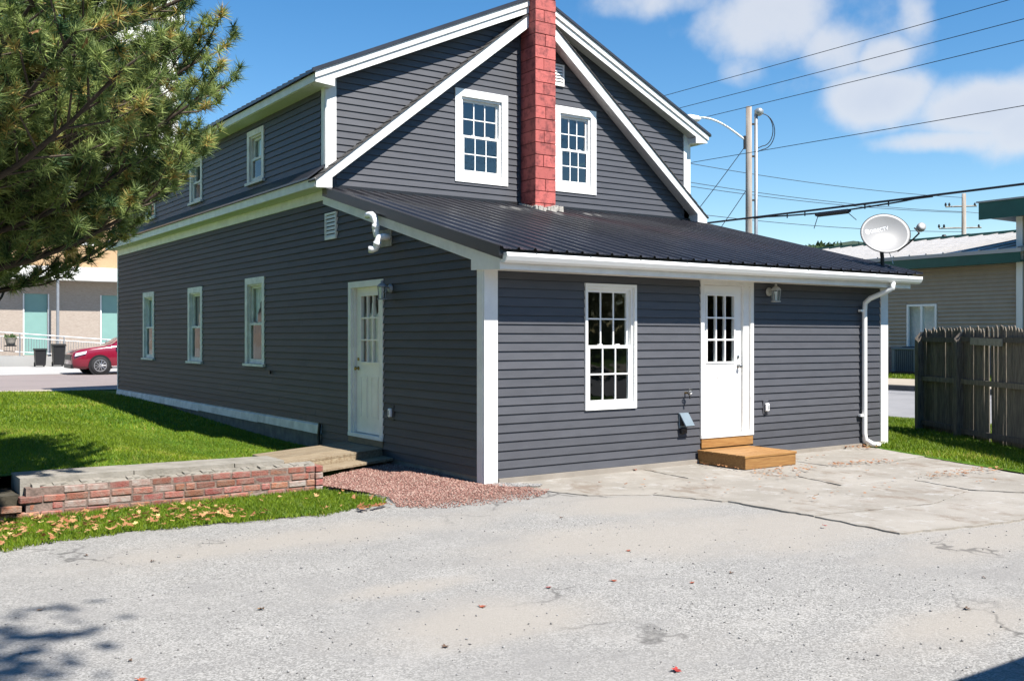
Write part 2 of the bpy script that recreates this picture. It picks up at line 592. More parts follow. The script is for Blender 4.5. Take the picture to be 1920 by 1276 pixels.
    at.attribute_name = 'rnd'
    cr = N.new('ShaderNodeValToRGB')
    els = cr.color_ramp.elements
    els[0].color = (.15, .07, .056, 1)
    els[1].color = (.40, .29, .24, 1)
    e = els.new(.55)
    e.color = (.28, .150, .122, 1)
    L.new(at.outputs['Fac'], cr.inputs[0])
    L.new(cr.outputs[0], b.inputs['Base Color'])
    mt, N, L, b, tc = base('grey_stone')
    at = N.new('ShaderNodeAttribute')
    at.attribute_name = 'rnd'
    c = mix(N, L, at.outputs['Fac'], (.22, .21, .20), (.52, .51, .50))
    L.new(c, b.inputs['Base Color'])


ground_mats()

# ------------------------------------------------------------------ mesh helpers


def finish(name, me, mat, parent=None, smooth=False):
    o = bpy.data.objects.new(name, me)
    COL.objects.link(o)
    if mat is not None:
        me.materials.append(MATS[mat] if isinstance(mat, str) else mat)
    if parent is not None:
        o.parent = parent
    if smooth:
        me.polygons.foreach_set('use_smooth', [True] * len(me.polygons))
    return o


class MB:
    """collects faces; build() links them as ONE mesh object"""

    def __init__(s):
        s.v, s.f = [], []

    def add(s, vs, fs):
        n = len(s.v)
        s.v += [tuple(p) for p in vs]
        s.f += [tuple(i + n for i in f) for f in fs]
        return s

    def hexa(s, p):
        return s.add(p, [(0, 3, 2, 1), (4, 5, 6, 7), (0, 1, 5, 4), (1, 2, 6, 5), (2, 3, 7, 6), (3, 0, 4, 7)])

    def box(s, x0, x1, y0, y1, z0, z1):
        return s.hexa([(x0, y0, z0), (x1, y0, z0), (x1, y1, z0), (x0, y1, z0), (x0, y0, z1), (x1, y0, z1), (x1, y1, z1), (x0, y1, z1)])

    def obox(s, c, size, rz=0., rx=0., ry=0.):
        M = Matrix.Translation(c) @ Matrix.Rotation(rz, 4, 'Z') @ Matrix.Rotation(ry, 4, 'Y') @ Matrix.Rotation(rx, 4, 'X')
        a, b, d = (q / 2 for q in size)
        pts = [(-a, -b, -d), (a, -b, -d), (a, b, -d), (-a, b, -d), (-a, -b, d), (a, -b, d), (a, b, d), (-a, b, d)]
        return s.hexa([M @ Vector(p) for p in pts])

    def prism(s, poly, fn, t0, t1):
        """poly: 2-D outline; fn(u, w, t) -> world point; extruded t0..t1"""
        n = len(poly)
        vs = [fn(u, w, t0) for u, w in poly] + [fn(u, w, t1) for u, w in poly]
        fs = [tuple(range(n - 1, -1, -1)), tuple(range(n, 2 * n))]
        fs += [(i, (i + 1) % n, n + (i + 1) % n, n + i) for i in range(n)]
        return s.add(vs, fs)

    def tube(s, pts, r, seg=8, cap=True):
        pts = [Vector(p) for p in pts]
        rs = r if isinstance(r, (list, tuple)) else [r] * len(pts)
        n0 = len(s.v)
        prev = None
        for i, p in enumerate(pts):
            d = (pts[min(i + 1, len(pts) - 1)] - pts[max(i - 1, 0)])
            if d.length < 1e-9:
                d = Vector((0, 0, 1))
            d.normalize()
            if prev is None:
                a = d.cross(Vector((0, 0, 1)))
                if a.length < .05:
                    a = d.cross(Vector((1, 0, 0)))
            else:
                a = prev - d * prev.dot(d)
            a.normalize()
            prev = a
            b2 = d.cross(a)
            for k in range(seg):
                t = 2 * math.pi * k / seg
                s.v.append(tuple(p + (a * math.cos(t) + b2 * math.sin(t)) * rs[i]))
        for i in range(len(pts) - 1):
            for k in range(seg):
                A = n0 + i * seg + k
                B = n0 + i * seg + (k + 1) % seg
                s.f.append((A, B, B + seg, A + seg))
        if cap:
            s.f.append(tuple(n0 + k for k in range(seg - 1, -1, -1)))
            e = n0 + (len(pts) - 1) * seg
            s.f.append(tuple(e + k for k in range(seg)))
        return s

    def lathe(s, prof, c, seg=16, axis='Z', M=None):
        """prof: (radius, height) list"""
        n0 = len(s.v)
        for r_, h in prof:
            for k in range(seg):
                t = 2 * math.pi * k / seg
                p = Vector((r_ * math.cos(t), r_ * math.sin(t), h))
                if axis == 'Y':
                    p = Vector((p.x, -p.z, p.y))
                elif axis == 'X':
                    p = Vector((-p.z, p.x, p.y))
                if M is not None:
                    p = M @ p
                s.v.append(tuple(Vector(c) + p))
        for i in range(len(prof) - 1):
            for k in range(seg):
                A = n0 + i * seg + k
                B = n0 + i * seg + (k + 1) % seg
                s.f.append((A, B, B + seg, A + seg))
        s.f.append(tuple(n0 + k for k in range(seg - 1, -1, -1)))
        e = n0 + (len(prof) - 1) * seg
        s.f.append(tuple(e + k for k in range(seg)))
        return s

    def build(s, name, mat, parent=None, smooth=False, bevel=0.):
        me = bpy.data.meshes.new(name)
        me.from_pydata(s.v, [], s.f)
        bm = bmesh.new()
        bm.from_mesh(me)
        if bevel:
            bmesh.ops.remove_doubles(bm, verts=bm.verts, dist=1e-5)
            bmesh.ops.bevel(bm, geom=bm.edges[:], offset=bevel, segments=1, affect='EDGES', clamp_overlap=True)
        bmesh.ops.recalc_face_normals(bm, faces=bm.faces)
        bm.to_mesh(me)
        bm.free()
        return finish(name, me, mat, parent, smooth)


def tag(o, label, cat, group=None):
    o['label'] = label
    o['category'] = cat
    if group:
        o['group'] = group
    return o


def struct(o):
    o['kind'] = 'structure'
    return o


def stuff(o):
    o['kind'] = 'stuff'
    return o


def thing(name, loc, label, cat, group=None):
    o = bpy.data.objects.new(name, None)
    o.empty_display_size = .2
    o.location = loc
    COL.objects.link(o)
    return tag(o, label, cat, group)


def under(o, t):
    """parent o to t keeping world placement (t has only a location or is at the origin)"""
    o.parent = t
    w = Vector(t.location) if t.parent is None else Vector((0, 0, 0))
    o.matrix_parent_inverse = Matrix.Translation(-w)
    return o


def bulk(name, V, F, mat, rnd=None, parent=None):
    """fast mesh from numpy: V (n,3), F (m,3) triangles, rnd per vertex"""
    me = bpy.data.meshes.new(name)
    me.vertices.add(len(V))
    me.vertices.foreach_set('co', np.asarray(V, dtype=np.float32).ravel())
    m = len(F)
    k = F.shape[1]
    me.loops.add(m * k)
    me.loops.foreach_set('vertex_index', np.asarray(F, dtype=np.int32).ravel())
    me.polygons.add(m)
    me.polygons.foreach_set('loop_start', np.arange(0, m * k, k, dtype=np.int32))
    me.polygons.foreach_set('loop_total', np.full(m, k, dtype=np.int32))
    if rnd is not None:
        a = me.attributes.new('rnd', 'FLOAT', 'POINT')
        a.data.foreach_set('value', np.asarray(rnd, dtype=np.float32))
    me.update()
    me.validate()
    return finish(name, me, mat, parent)


# wall frames: (u, z, n) -> world ; n is distance in front of the wall face
def rearF(u, z, n):
    return (u, -n, z)


GY = 4.38                      # plane of the gable end above the lean-to


def gableF(u, z, n):
    return (u, GY - n, z)


def leftF(u, z, n):
    return (-n, u, z)


def fbox(mb, F, u0, u1, z0, z1, n0, n1):
    return mb.hexa([F(u0, z0, n0), F(u1, z0, n0), F(u1, z0, n1), F(u0, z0, n1), F(u0, z1, n0), F(u1, z1, n0), F(u1, z1, n1), F(u0, z1, n1)])


def pane(F, x0, x1, y0, y1, n, mat, parent, t=(0, 0, 0)):
    P = [F(x0, y0, n + t[0]), F(x1, y0, n + t[1]), F(x1, y1, n + t[2]), F(x0, y1, n + t[0] - t[1] + t[2])]
    out = Vector(F(0, 0, 1)) - Vector(F(0, 0, 0))
    nn = (Vector(P[1]) - Vector(P[0])).cross(Vector(P[3]) - Vector(P[0]))
    me = bpy.data.meshes.new('pane')
    me.from_pydata(P, [], [(0, 1, 2, 3) if nn.dot(out) > 0 else (3, 2, 1, 0)])
    return finish('pane', me, mat, parent)


def cut(l, r, ops):
    """interval minus openings"""
    out, a = [], l
    for o0, o1 in sorted(ops):
        if o1 <= a or o0 >= r:
            continue
        if o0 > a:
            out.append((a, o0))
        a = max(a, o1)
    if a < r:
        out.append((a, r))
    return out


def wall_mesh(name, F, zs, span, ops, thick, mat, parent):
    """backing wall with real openings; one mesh"""
    br = sorted(set([zs[0], zs[1]] + [z for o in ops for z in o[2:4] if zs[0] < z < zs[1]] + [z for z in zs[2:]]))
    mb = MB()
    for a, b in zip(br[:-1], br[1:]):
        if b - a < 1e-4:
            continue
        la, ra = span(a + 1e-5)
        lb, rb = span(b - 1e-5)
        hole = [(o[0], o[1]) for o in ops if o[2] <= a + 1e-4 and o[3] >= b - 1e-4]
        segs = cut(min(la, lb), max(ra, rb), hole)
        for i, (l, r) in enumerate(segs):
            L0, L1 = (la, lb) if l == min(la, lb) else (l, l)
            R0, R1 = (ra, rb) if r == max(ra, rb) else (r, r)
            if R0 - L0 < .01 and R1 - L1 < .01:
                continue
            mb.hexa([F(L0, a, 0), F(R0, a, 0), F(R0, a, -thick), F(L0, a, -thick), F(L1, b, 0), F(R1, b, 0), F(R1, b, -thick), F(L1, b, -thick)])
    return mb.build(name, mat, parent)


def siding(parent, F, z0, z1, e, span, ops, mat, proud=.017, joints=None, joined=False):
    n = int(math.ceil((z1 - z0) / e - 1e-6))
    mj = MB()
    cnt = 0
    for k in range(n):
        zb, zt = z0 + k * e, min(z0 + (k + 1) * e, z1) - .009
        br = sorted(set([zb, zt] + [z for o in ops for z in o[2:4] if zb + .012 < z < zt - .012]))
        js = joints(k) if joints else []
        for a, b in zip(br[:-1], br[1:]):
            la, ra = span(a)
            lb, rb = span(b)
            hole = [(o[0], o[1]) for o in ops if o[2] <= a + .013 and o[3] >= b - .013] + [(j - .002, j + .002) for j in js]
            l_, r_ = min(la, lb), max(ra, rb)
            for l, r in cut(l_, r_, hole):
                L0, L1 = (la, lb) if l == l_ else (l, l)
                R0, R1 = (ra, rb) if r == r_ else (r, r)
                R0, R1, = max(R0, L0 + .002), max(R1, L1 + .002)
                if R0 - L0 < .02 and R1 - L1 < .02:
                    continue
                na = .004 + proud * (1 - (a - zb) / e)
                nb = .004 + proud * (1 - (b - zb) / e)
                pts = [F(L0, a, .001), F(R0, a, .001), F(R0, a, na), F(L0, a, na), F(L1, b, .001), F(R1, b, .001), F(R1, b, nb), F(L1, b, nb)]
                if joined:
                    mj.hexa(pts)
                else:
                    MB().hexa(pts).build('siding_board', mat, parent)
                    cnt += 1
    if joined:
        o = mj.build('siding_boards', mat, parent)
        stuff(o)
    return cnt

# ------------------------------------------------------------------ ground and streets


def sheet(name, pts, mat, z=None, div=None):
    me = bpy.data.meshes.new(name)
    P = [(p[0], p[1], p[2] if len(p) > 2 else z) for p in pts]
    me.from_pydata(P, [], [tuple(range(len(P)))])
    bm = bmesh.new()
    bm.from_mesh(me)
    bmesh.ops.recalc_face_normals(bm, faces=bm.faces)
    for f in bm.faces:
        if f.normal.z < 0:
            f.normal_flip()
    bm.to_mesh(me)
    bm.free()
    return struct(finish(name, me, mat))


def sm(a, b, x):
    t = np.clip((x - a) / (b - a), 0, 1)
    return t * t * (3 - 2 * t)


def lawn_z(x, y):
    """raised lawn beside the house, sagging towards the side door"""
    return .30 - .25 * sm(-3.3, -1.6, x) * (1 - sm(5, 16, y)) - .05 * sm(-3.3, -.8, x)


def grid_sheet(name, x0, x1, nx, y0, y1, ny, zf, mat):
    xs, ys = np.linspace(x0, x1, nx), np.linspace(y0, y1, ny)
    X, Y = np.meshgrid(xs, ys)
    V = np.stack([X, Y, zf(X, Y)], -1).reshape(-1, 3)
    i = np.arange(nx - 1)[None, :] + nx * np.arange(ny - 1)[:, None]
    i = i.ravel()
    F = np.stack([i, i + 1, i + nx + 1, i + nx], 1)
    o = bulk(name, V, F, mat)
    o.data.polygons.foreach_set('use_smooth', [True] * len(o.data.polygons))
    return struct(o)


def lot_z(x, y):
    """gently worn surface of the yard"""
    return .006 * np.sin(x * .9 + 1.3) * np.cos(y * .8) + .004 * np.sin(x * 2.3 + y * 1.7) - .0145


def yard_z(x, y):
    """the yard dips under the grass strip and meets the pad"""
    dip = sm(-.42, .1, y) * (1 - sm(-1.5, -1.2, x))
    return lot_z(x, y) - .05 * dip + .010 * np.maximum(np.exp(-((x - .9) ** 2 / 1.2 + (y + 2.2) ** 2 / 1.8)), np.exp(-((x - 1.3) ** 2 / .8 + (y + 3.5) ** 2 / .7)))


sheet('ground', [(-1500, -1500), (1500, -1500), (1500, 1500), (-1500, 1500)], 'lawn', -.12)
grid_sheet('yard', -32, 8.0, 161, -34, 1.15, 141, yard_z, 'asphalt')
grid_sheet('lawn', -45, .0, 120, 1.62, 19.5, 70, lawn_z, 'lawn')
sheet('verge', [(-60, 19.4, .27), (60, 19.4, .27), (60, 19.75, .30), (-60, 19.75, .30)], 'walk_tan')
sheet('street', [(-90, 19.7, .26), (90, 19.7, .26), (90, 31.8, .30), (-90, 31.8, .30)], 'road_pink')
sheet('street_apron', [(-90, 31.7, .306), (90, 31.7, .306), (90, 38.6, .44), (-90, 38.6, .44)], 'pave_white')
sheet('front_yard', [(0, 17.0, .1), (8.0, 17.0, .1), (12.6, 19.6, .2), (-.02, 19.6, .26)], 'lawn')

# turf on the far side of the house, between house, fence and side street


def right_z(x, y):
    return .01 + .03 * sm(7.5, 11, x) - .10 * sm(11.5, 12.9, x)


RL = [(7.02, 0.02), (7.1, -.16), (6.72, -1.1), (6.35, -2.2), (6.1, -3.1), (5.6, -5), (5.0, -8), (12.85, -8), (12.85, 19), (8.0, 19), (7.66, .02)]
right_lawn = sheet('side_lawn', [(x, y, float(right_z(x, y)) + .014 if x > 7.5 else .003) for x, y in RL], 'lawn')
sheet('side_street', [(12.8, -60, -.06), (18.6, -60, .22), (18.6, 80, .22), (12.8, 80, -.06)], 'road_grey')
MBk = MB().box(18.6, 18.78, -60, 80, 0.05, .36)
struct(MBk.build('side_kerb', 'kerb'))
sheet('side_walk', [(18.76, -60, .37), (21.1, -60, .44), (21.1, 80, .44), (18.76, 80, .37)], 'walk_tan')
sheet('far_verge', [(21.08, -60, .435), (40, -60, .55), (40, 80, .55), (21.08, 80, .435)], 'lawn')

# concrete pad behind the house: broken slabs, each its own piece
pad = struct(sheet('concrete_pad', [(.3, .05), (6.85, .05), (6.35, -1.3), (5.6, -2.8), (5.1, -4.0), (2.8, -4.1), (1.9, -3.6), (1.8, -3.0), (1.7, -2.3), (.9, -1.2)], 'mortar_dust', -.004))
SL = [
    [(.10, .0), (2.42, .0), (2.30, -.95), (1.10, -1.62), (.52, -1.25), (.22, -.45)],
    [(2.45, .0), (4.70, .0), (4.62, -1.20), (3.55, -1.60), (2.33, -.97)],
    [(4.73, .0), (7.00, .0), (7.02, -.30), (6.62, -1.32), (5.55, -1.42), (4.65, -1.21)],
    [(1.13, -1.64), (2.31, -.99), (3.51, -1.62), (3.30, -2.38), (2.25, -2.75), (1.42, -2.35)],
    [(3.54, -1.63), (4.62, -1.23), (5.52, -1.45), (5.28, -2.30), (4.40, -2.62), (3.34, -2.40)],
    [(5.55, -1.45), (6.60, -1.35), (6.22, -2.50), (5.95, -3.05), (5.30, -3.02), (5.31, -2.31)],
    [(2.27, -2.78), (3.31, -2.41), (4.37, -2.65), (4.20, -3.40), (3.05, -3.70), (1.50, -3.45), (1.46, -2.42)],
    [(4.41, -2.65), (5.28, -2.33), (5.27, -3.03), (5.93, -3.08), (5.5, -4.3), (4.7, -4.1), (4.24, -3.40)],
    [(1.48, -3.50), (3.04, -3.74), (4.18, -3.44), (4.66, -4.12), (3.6, -4.75), (2.4, -4.62), (1.42, -4.42)],
    [(4.70, -4.16), (5.48, -4.34), (5.1, -6.2), (4.0, -5.6), (3.66, -4.78)],
]


def rough_outline(P, step=.16, amp=.014):
    out = []
    for i in range(len(P)):
        a, b = Vector(P[i]), Vector(P[(i + 1) % len(P)])
        d = b - a
        n = max(1, int(d.length / step))
        nr = Vector((-d.y, d.x)).normalized()
        for k in range(n):
            p = a + d * (k / n)
            if not (abs(a.y) < .01 and abs(b.y) < .01) and k:
                p = p + nr * random.uniform(-amp, amp)
            out.append((p.x, p.y))
    return out


for i, P in enumerate(SL):
    cx_, cy_ = sum(p[0] for p in P) / len(P), sum(p[1] for p in P) / len(P)
    P = [(p[0] + .013 * (1 if p[0] > cx_ else -1), min(p[1] + .013 * (1 if p[1] > cy_ else -1), 0) if p[1] < -.01 else p[1]) for p in P]
    P = rough_outline(P, .07, .020)
    h = .001 + (i * 7 % 5) * .0022
    tx, ty = random.uniform(-.002, .002), random.uniform(-.003, .003)
    cx_, cy_ = sum(p[0] for p in P) / len(P), sum(p[1] for p in P) / len(P)
    mb = MB().prism(P, lambda u, w, t: (u, w, t if t < 0 else h + (u - cx_) * tx + (w - cy_) * ty), -.03, 1)
    mb.build('slab', 'slab', pad)
# concrete footing strip along the rear wall
MB().box(.17, 7.50, -.055, -.003, -.02, .062).build('footing', 'concrete', pad)

# ------------------------------------------------------------------ the house
W = 7.66          # width of the house
LEN = 17.1        # length of the side wall
CX = 3.83
E1 = .1062        # siding exposure
house = thing('house', (0, 0, 0), 'charcoal clapboard house with white trim, black metal lean-to roof and red chimney', 'house')


def lean_z(y):     # top of the lean-to deck
    return 2.70 + (y + .47) * .2626


def outer_z(x):
    return 7.53 - .463 * abs(x - CX)


def inner_z(x):
    return 7.38 - .815 * abs(x - CX)


# openings: (u0,u1,z0,z1)
REAR_WIN = (1.475, 2.323, .80, 2.378)
REAR_DOOR = (3.485, 4.535, .185, 2.485)
rear_ops = [REAR_WIN, REAR_DOOR]
LW = [(6.86, 7.80, 1.20, 2.76), (10.24, 11.18, 1.18, 2.73), (13.72, 14.66, 1.19, 2.76)]
LEFT_DOOR = (2.475, 3.551, .20, 2.50)
UW = [(6.89, 7.69, 4.40, 5.36), (10.25, 11.05, 4.42, 5.36), (13.62, 14.42, 4.42, 5.36)]
GW = [(2.285, 3.338, 4.278, 5.82), (4.34, 5.292, 4.29, 5.81)]

inset = lambda o, a, b: (o[0] + a, o[1] - a, o[2] + b, o[3] - a)

rear_wall = wall_mesh('rear_wall', rearF, (0.02, 2.50), lambda z: (0.0, W), [inset(REAR_WIN, .02, .02), REAR_DOOR], .12, 'siding', house)
siding(rear_wall, rearF, .065, 2.48, E1 * .9955, lambda z: (.165, W - .165), [REAR_WIN, REAR_DOOR], 'siding')


def left_span(z):
    if z <= 2.62:
        return (.12, LEN)
    y = (z + .05 - 2.70) / .2626 - .47
    return (min(max(.12, y), GY), LEN)


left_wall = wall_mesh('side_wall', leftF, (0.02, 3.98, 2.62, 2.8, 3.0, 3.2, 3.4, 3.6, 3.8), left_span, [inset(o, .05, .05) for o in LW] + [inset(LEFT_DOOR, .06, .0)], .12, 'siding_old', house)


def left_joints_a(k):
    r = random.Random(k * 13 + 5)
    return [r.uniform(4.2, 6.4), r.uniform(8.5, 16)] if k % 2 else [r.uniform(4.4, 12.0)]


# painted boards run through from the corner to the street end above a base trim
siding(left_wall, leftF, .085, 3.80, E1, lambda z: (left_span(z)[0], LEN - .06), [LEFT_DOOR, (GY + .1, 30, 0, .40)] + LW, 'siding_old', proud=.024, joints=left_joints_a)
upper_wall = wall_mesh('dormer_side_wall', leftF, (3.98, 5.52), lambda z: (GY, LEN), [inset(o, .05, .05) for o in UW], .12, 'siding', house)
siding(upper_wall, leftF, 4.33, 5.47, E1, lambda z: (GY + .165, LEN - .06), UW, 'siding', joined=True)


def gable_span(z):
    d = (7.40 - z) / .463
    return (max(.0, CX - d), min(W, CX + d))


gable_wall = wall_mesh('gable_wall', gableF, (2.5, 7.38, 5.62, 6.2, 6.8), gable_span, [inset(o, .06, .06) for o in GW], .12, 'siding', house)


def gs(z):
    l, r = gable_span(z)
    return (max(l, .165), min(r, W - .165))


CH = (3.62, 4.05)     # chimney sides
siding(gable_wall, gableF, 4.02, 7.30, E1, gs, GW + [(CH[0] - .02, CH[1] + .02, 3.9, 7.6)], 'siding')

# unseen walls, floors and partitions close the volume
MB().box(W - .12, W, 0, GY, .02, 2.6).box(W - .12, W, GY, LEN, .02, 5.5).box(0.12, W - .12, LEN - .12, LEN, .02, 5.5).build('far_wall', 'siding', house)
MB().prism([(0, 5.5), (W, 5.5), (CX, 7.40)], lambda u, w, t: (u, t, w), LEN - .12, LEN).build('street_gable', 'siding', house)
MB().box(.13, W - .13, .13, LEN - .13, .10, .16).build('floor_slab', 'room_floor', house)
MB().box(.13, W - .13, 4.28, GY - .13, .17, 2.6).box(.13, W - .13, 2.4, 4.2, 2.56, 2.6).build('partition', 'room_wall', house)
MB().box(.13, W - .13, GY + .0, LEN - .13, 3.0, 3.12).build('upper_floor', 'room_dark', house)
MB().box(.13, W - .13, .13, GY - .13, 2.44, 2.50).build('ceiling', 'room_wall', house)
MB().box(3.0, 3.1, .13, 4.2, .17, 2.44).build('inner_wall', 'room_wall', house)
MB().box(2.8, 2.9, GY, LEN - .13, .17, 3.0).build('hall_wall', 'room_dark', house)
MB().box(.13, W - .13, 7.6, 7.7, 3.12, 5.5).build('attic_wall', 'room_dark', house)

# --- corner posts and flat trim
for nm, x0, x1 in (('corner_post', -.022, .165), ('corner_post', W - .165, W + .022)):
    MB().box(x0, x1, -.028, .0005, .005, 2.50).build(nm, 'trim', house)
MB().box(-.028, -.0005, .0, .12, .005, 2.50).build('corner_post', 'trim', house)
for x0, x1 in ((-.02, .160), (W - .160, W + .02)):
    zt = outer_z(.16) - .18
    MB().box(x0, x1, GY - .028, GY + .0005, inner_z(.1) - .12, zt).build('corner_post', 'trim', house)
MB().box(-.028, -.0005, GY, GY + .11, 4.2, 5.49).build('corner_post', 'trim_old', house)
MB().box(-.028, -.0005, LEN - .06, LEN, .24, 5.49).box(-.028, .05, LEN, LEN + .025, .24, 3.9).build('corner_post', 'casing_old', house)
# base trim of the main block in lengths, foundation below
ys = [4.52, 7.1, 10.4, 13.2, LEN + .02]
for a, b in zip(ys[:-1], ys[1:]):
    dz = random.uniform(-.006, .006)
    MB().hexa([(-.055, a + .006, .235 + dz), (-.002, a + .006, .235 + dz), (-.002, b - .006, .245), (-.055, b - .006, .245),
               (-.042, a + .006, .365 + dz), (-.002, a + .006, .395 + dz), (-.002, b - .006, .395), (-.042, b - .006, .365)]).build('base_trim', 'base_trim', house)
MB().box(-.018, .1, 4.51, LEN, -.2, .238).build('foundation', 'foundation', house)
MB().box(-.012, .1, .12, 4.49, -.05, .082).build('foundation', 'concrete_old', house)
MB().tube([(-.05, 4.50, .40), (-.06, 4.52, .2), (-.05, 4.50, .02)], .022, 6).build('drain_pipe', 'black_plastic', house)

# --- lean-to roof: nine ribbed sheets
sl_len = math.hypot(4.97, 4.97 * .2626)
pitch = .229


def rib_profile(w):
    """(u, h) points across one sheet"""
    pts = []
    n = int(round(w / pitch))
    for k in range(n):
        u = k * pitch
        pts += [(u, .027), (u + .012, .027), (u + .026, .001), (u + .083, .001), (u + .088, .005), (u + .100, .005), (u + .105, .001),
                (u + .140, .001), (u + .145, .005), (u + .157, .005), (u + .162, .001), (u + .203, .001), (u + .217, .027)]
    pts.append((n * pitch, .027))
    return pts


def roof_sheet(u0, w, y0, y1, zf, name, mat, parent, drop=.0):
    pr = rib_profile(w)
    vs, fs = [], []
    for y in (y0, y1):
        for u, h in pr:
            vs.append((u0 + u, y, zf(y) + h))
    n = len(pr)
    for y in (y0, y1):
        for u, h in pr:
            vs.append((u0 + u, y, zf(y) + h - .004))
    for i in range(n - 1):
        fs.append((i, i + 1, n + i + 1, n + i))
        fs.append((2 * n + i, 3 * n + i, 3 * n + i + 1, 2 * n + i + 1))
        fs.append((i, 2 * n + i, 2 * n + i + 1, i + 1))
    fs.append((0, n, 3 * n, 2 * n))
    mb = MB()
    mb.v, mb.f = vs, fs
    return mb.build(name, mat, parent)


roof = MB().hexa([(-.06, -.44, lean_z(-.44) - .13), (W + .06, -.44, lean_z(-.44) - .13), (W + .06, GY, lean_z(GY) - .13), (-.06, GY, lean_z(GY) - .13),
                  (-.06, -.44, lean_z(-.44) - .004), (W + .06, -.44, lean_z(-.44) - .004), (W + .06, GY, lean_z(GY) - .004), (-.06, GY, lean_z(GY) - .004)]).build('lean_to_roof', 'drip_edge', house)
u = -.105
for k in range(9):
    w = pitch * 4 if k < 8 else pitch * 3
    roof_sheet(u, w, -.50 - random.uniform(0, .012), GY - .002, lambda y: lean_z(y) + .002, 'roof_sheet', 'metal_black', roof)
    u += w
ROOF_R = u
# dark flashing along the rake and the wall line
MB().hexa([(-.12, -.47, lean_z(-.47) - .085), (-.062, -.47, lean_z(-.47) - .085), (-.062, GY - .01, lean_z(GY) - .085), (-.12, GY - .3, lean_z(GY - .3) - .085),
           (-.12, -.47, lean_z(-.47) + .024), (-.062, -.47, lean_z(-.47) + .024), (-.062, GY - .01, lean_z(GY) + .024), (-.12, GY - .3, lean_z(GY - .3) + .024)]).build('rake_flashing', 'drip_edge', roof)
MB().box(.0, W, GY - .03, GY - .022, lean_z(GY) - .01, 4.03).build('wall_flashing', 'drip_edge', roof)
# rake fascia on the side wall with its boxed return, front fascia, soffit
fz = lambda y: lean_z(y) - .088
MB().prism([(-.40, fz(-.40)), (GY - .02, fz(GY)), (GY - .02, fz(GY) - .165), (.20, fz(.20) - .175), (.20, 2.49), (-.40, 2.468)],
           lambda a, b, t: (t, a, b), -.058, -.03).build('rake_fascia', 'trim_old', house)
MB().prism([(-.40, fz(-.40)), (GY, fz(GY)), (GY, fz(GY) - .165), (.20, fz(.20) - .175), (.20, 2.49), (-.40, 2.468)],
           lambda a, b, t: (t, a, b), W + .03, W + .058).build('rake_fascia', 'trim', house)
MB().box(-.03, W + .03, -.40, -.37, 2.472, lean_z(-.40) - .13).build('eave_fascia', 'trim', house)
MB().box(-.03, W + .03, -.37, -.002, 2.482, 2.497).build('eave_soffit', 'soffit', house)

# --- gutter, hangers, downspout
gp = [(-.405, 2.652), (-.405, 2.560), (-.418, 2.542), (-.470, 2.542), (-.500, 2.565), (-.528, 2.612), (-.528, 2.640), (-.520, 2.652), (-.512, 2.645), (-.512, 2.615), (-.488, 2.575), (-.465, 2.552), (-.421, 2.552), (-.412, 2.562), (-.412, 2.652)]
gut = MB()
n = len(gp)
GX0, GX1 = -.045, W + .20
gut.v = [(GX0, y, z) for y, z in gp] + [(GX1, y, z) for y, z in gp]
gut.f = [(i, (i + 1) % n, n + (i + 1) % n, n + i) for i in range(n)] + [tuple(range(n)), tuple(range(2 * n - 1, n - 1, -1))]
gutter = gut.build('gutter', 'vinyl', house)
for xe in (GX0, GX1 - .004):
    MB().prism([(y, z) for y, z in gp[:8]], lambda a, b, t: (t, a, b), xe - .004, xe + .004).build('end_cap', 'vinyl', gutter)
for k in range(10):
    x = .35 + k * .79
    MB().box(x, x + .022, -.53, -.41, 2.647, 2.656).build('hanger', 'galvanised', gutter)
ds = MB()
dp = [(7.16, -.465, 2.545), (7.16, -.465, 2.46), (7.12, -.36, 2.40), (7.03, -.16, 2.31), (7.01, -.085, 2.24), (7.01, -.075, 2.12), (7.01, -.075, .22), (7.02, -.085, .12), (7.09, -.16, .055), (7.16, -.26, .04)]
ds.tube(dp, .040, 10)
dsp = ds.build('downspout', 'vinyl', house, smooth=True)
for z in (2.12, .50):
    MB().obox((6.985, -.06, z), (.16, .045, .035)).build('strap', 'vinyl', dsp)

# --- main roof: inner steep rakes with boxed feet, outer dormer rakes
YF = 4.14      # front of the rakes


def both(fn):
    fn(1)
    fn(-1)


def sx(s_, x):
    return x if s_ > 0 else 2 * CX - x


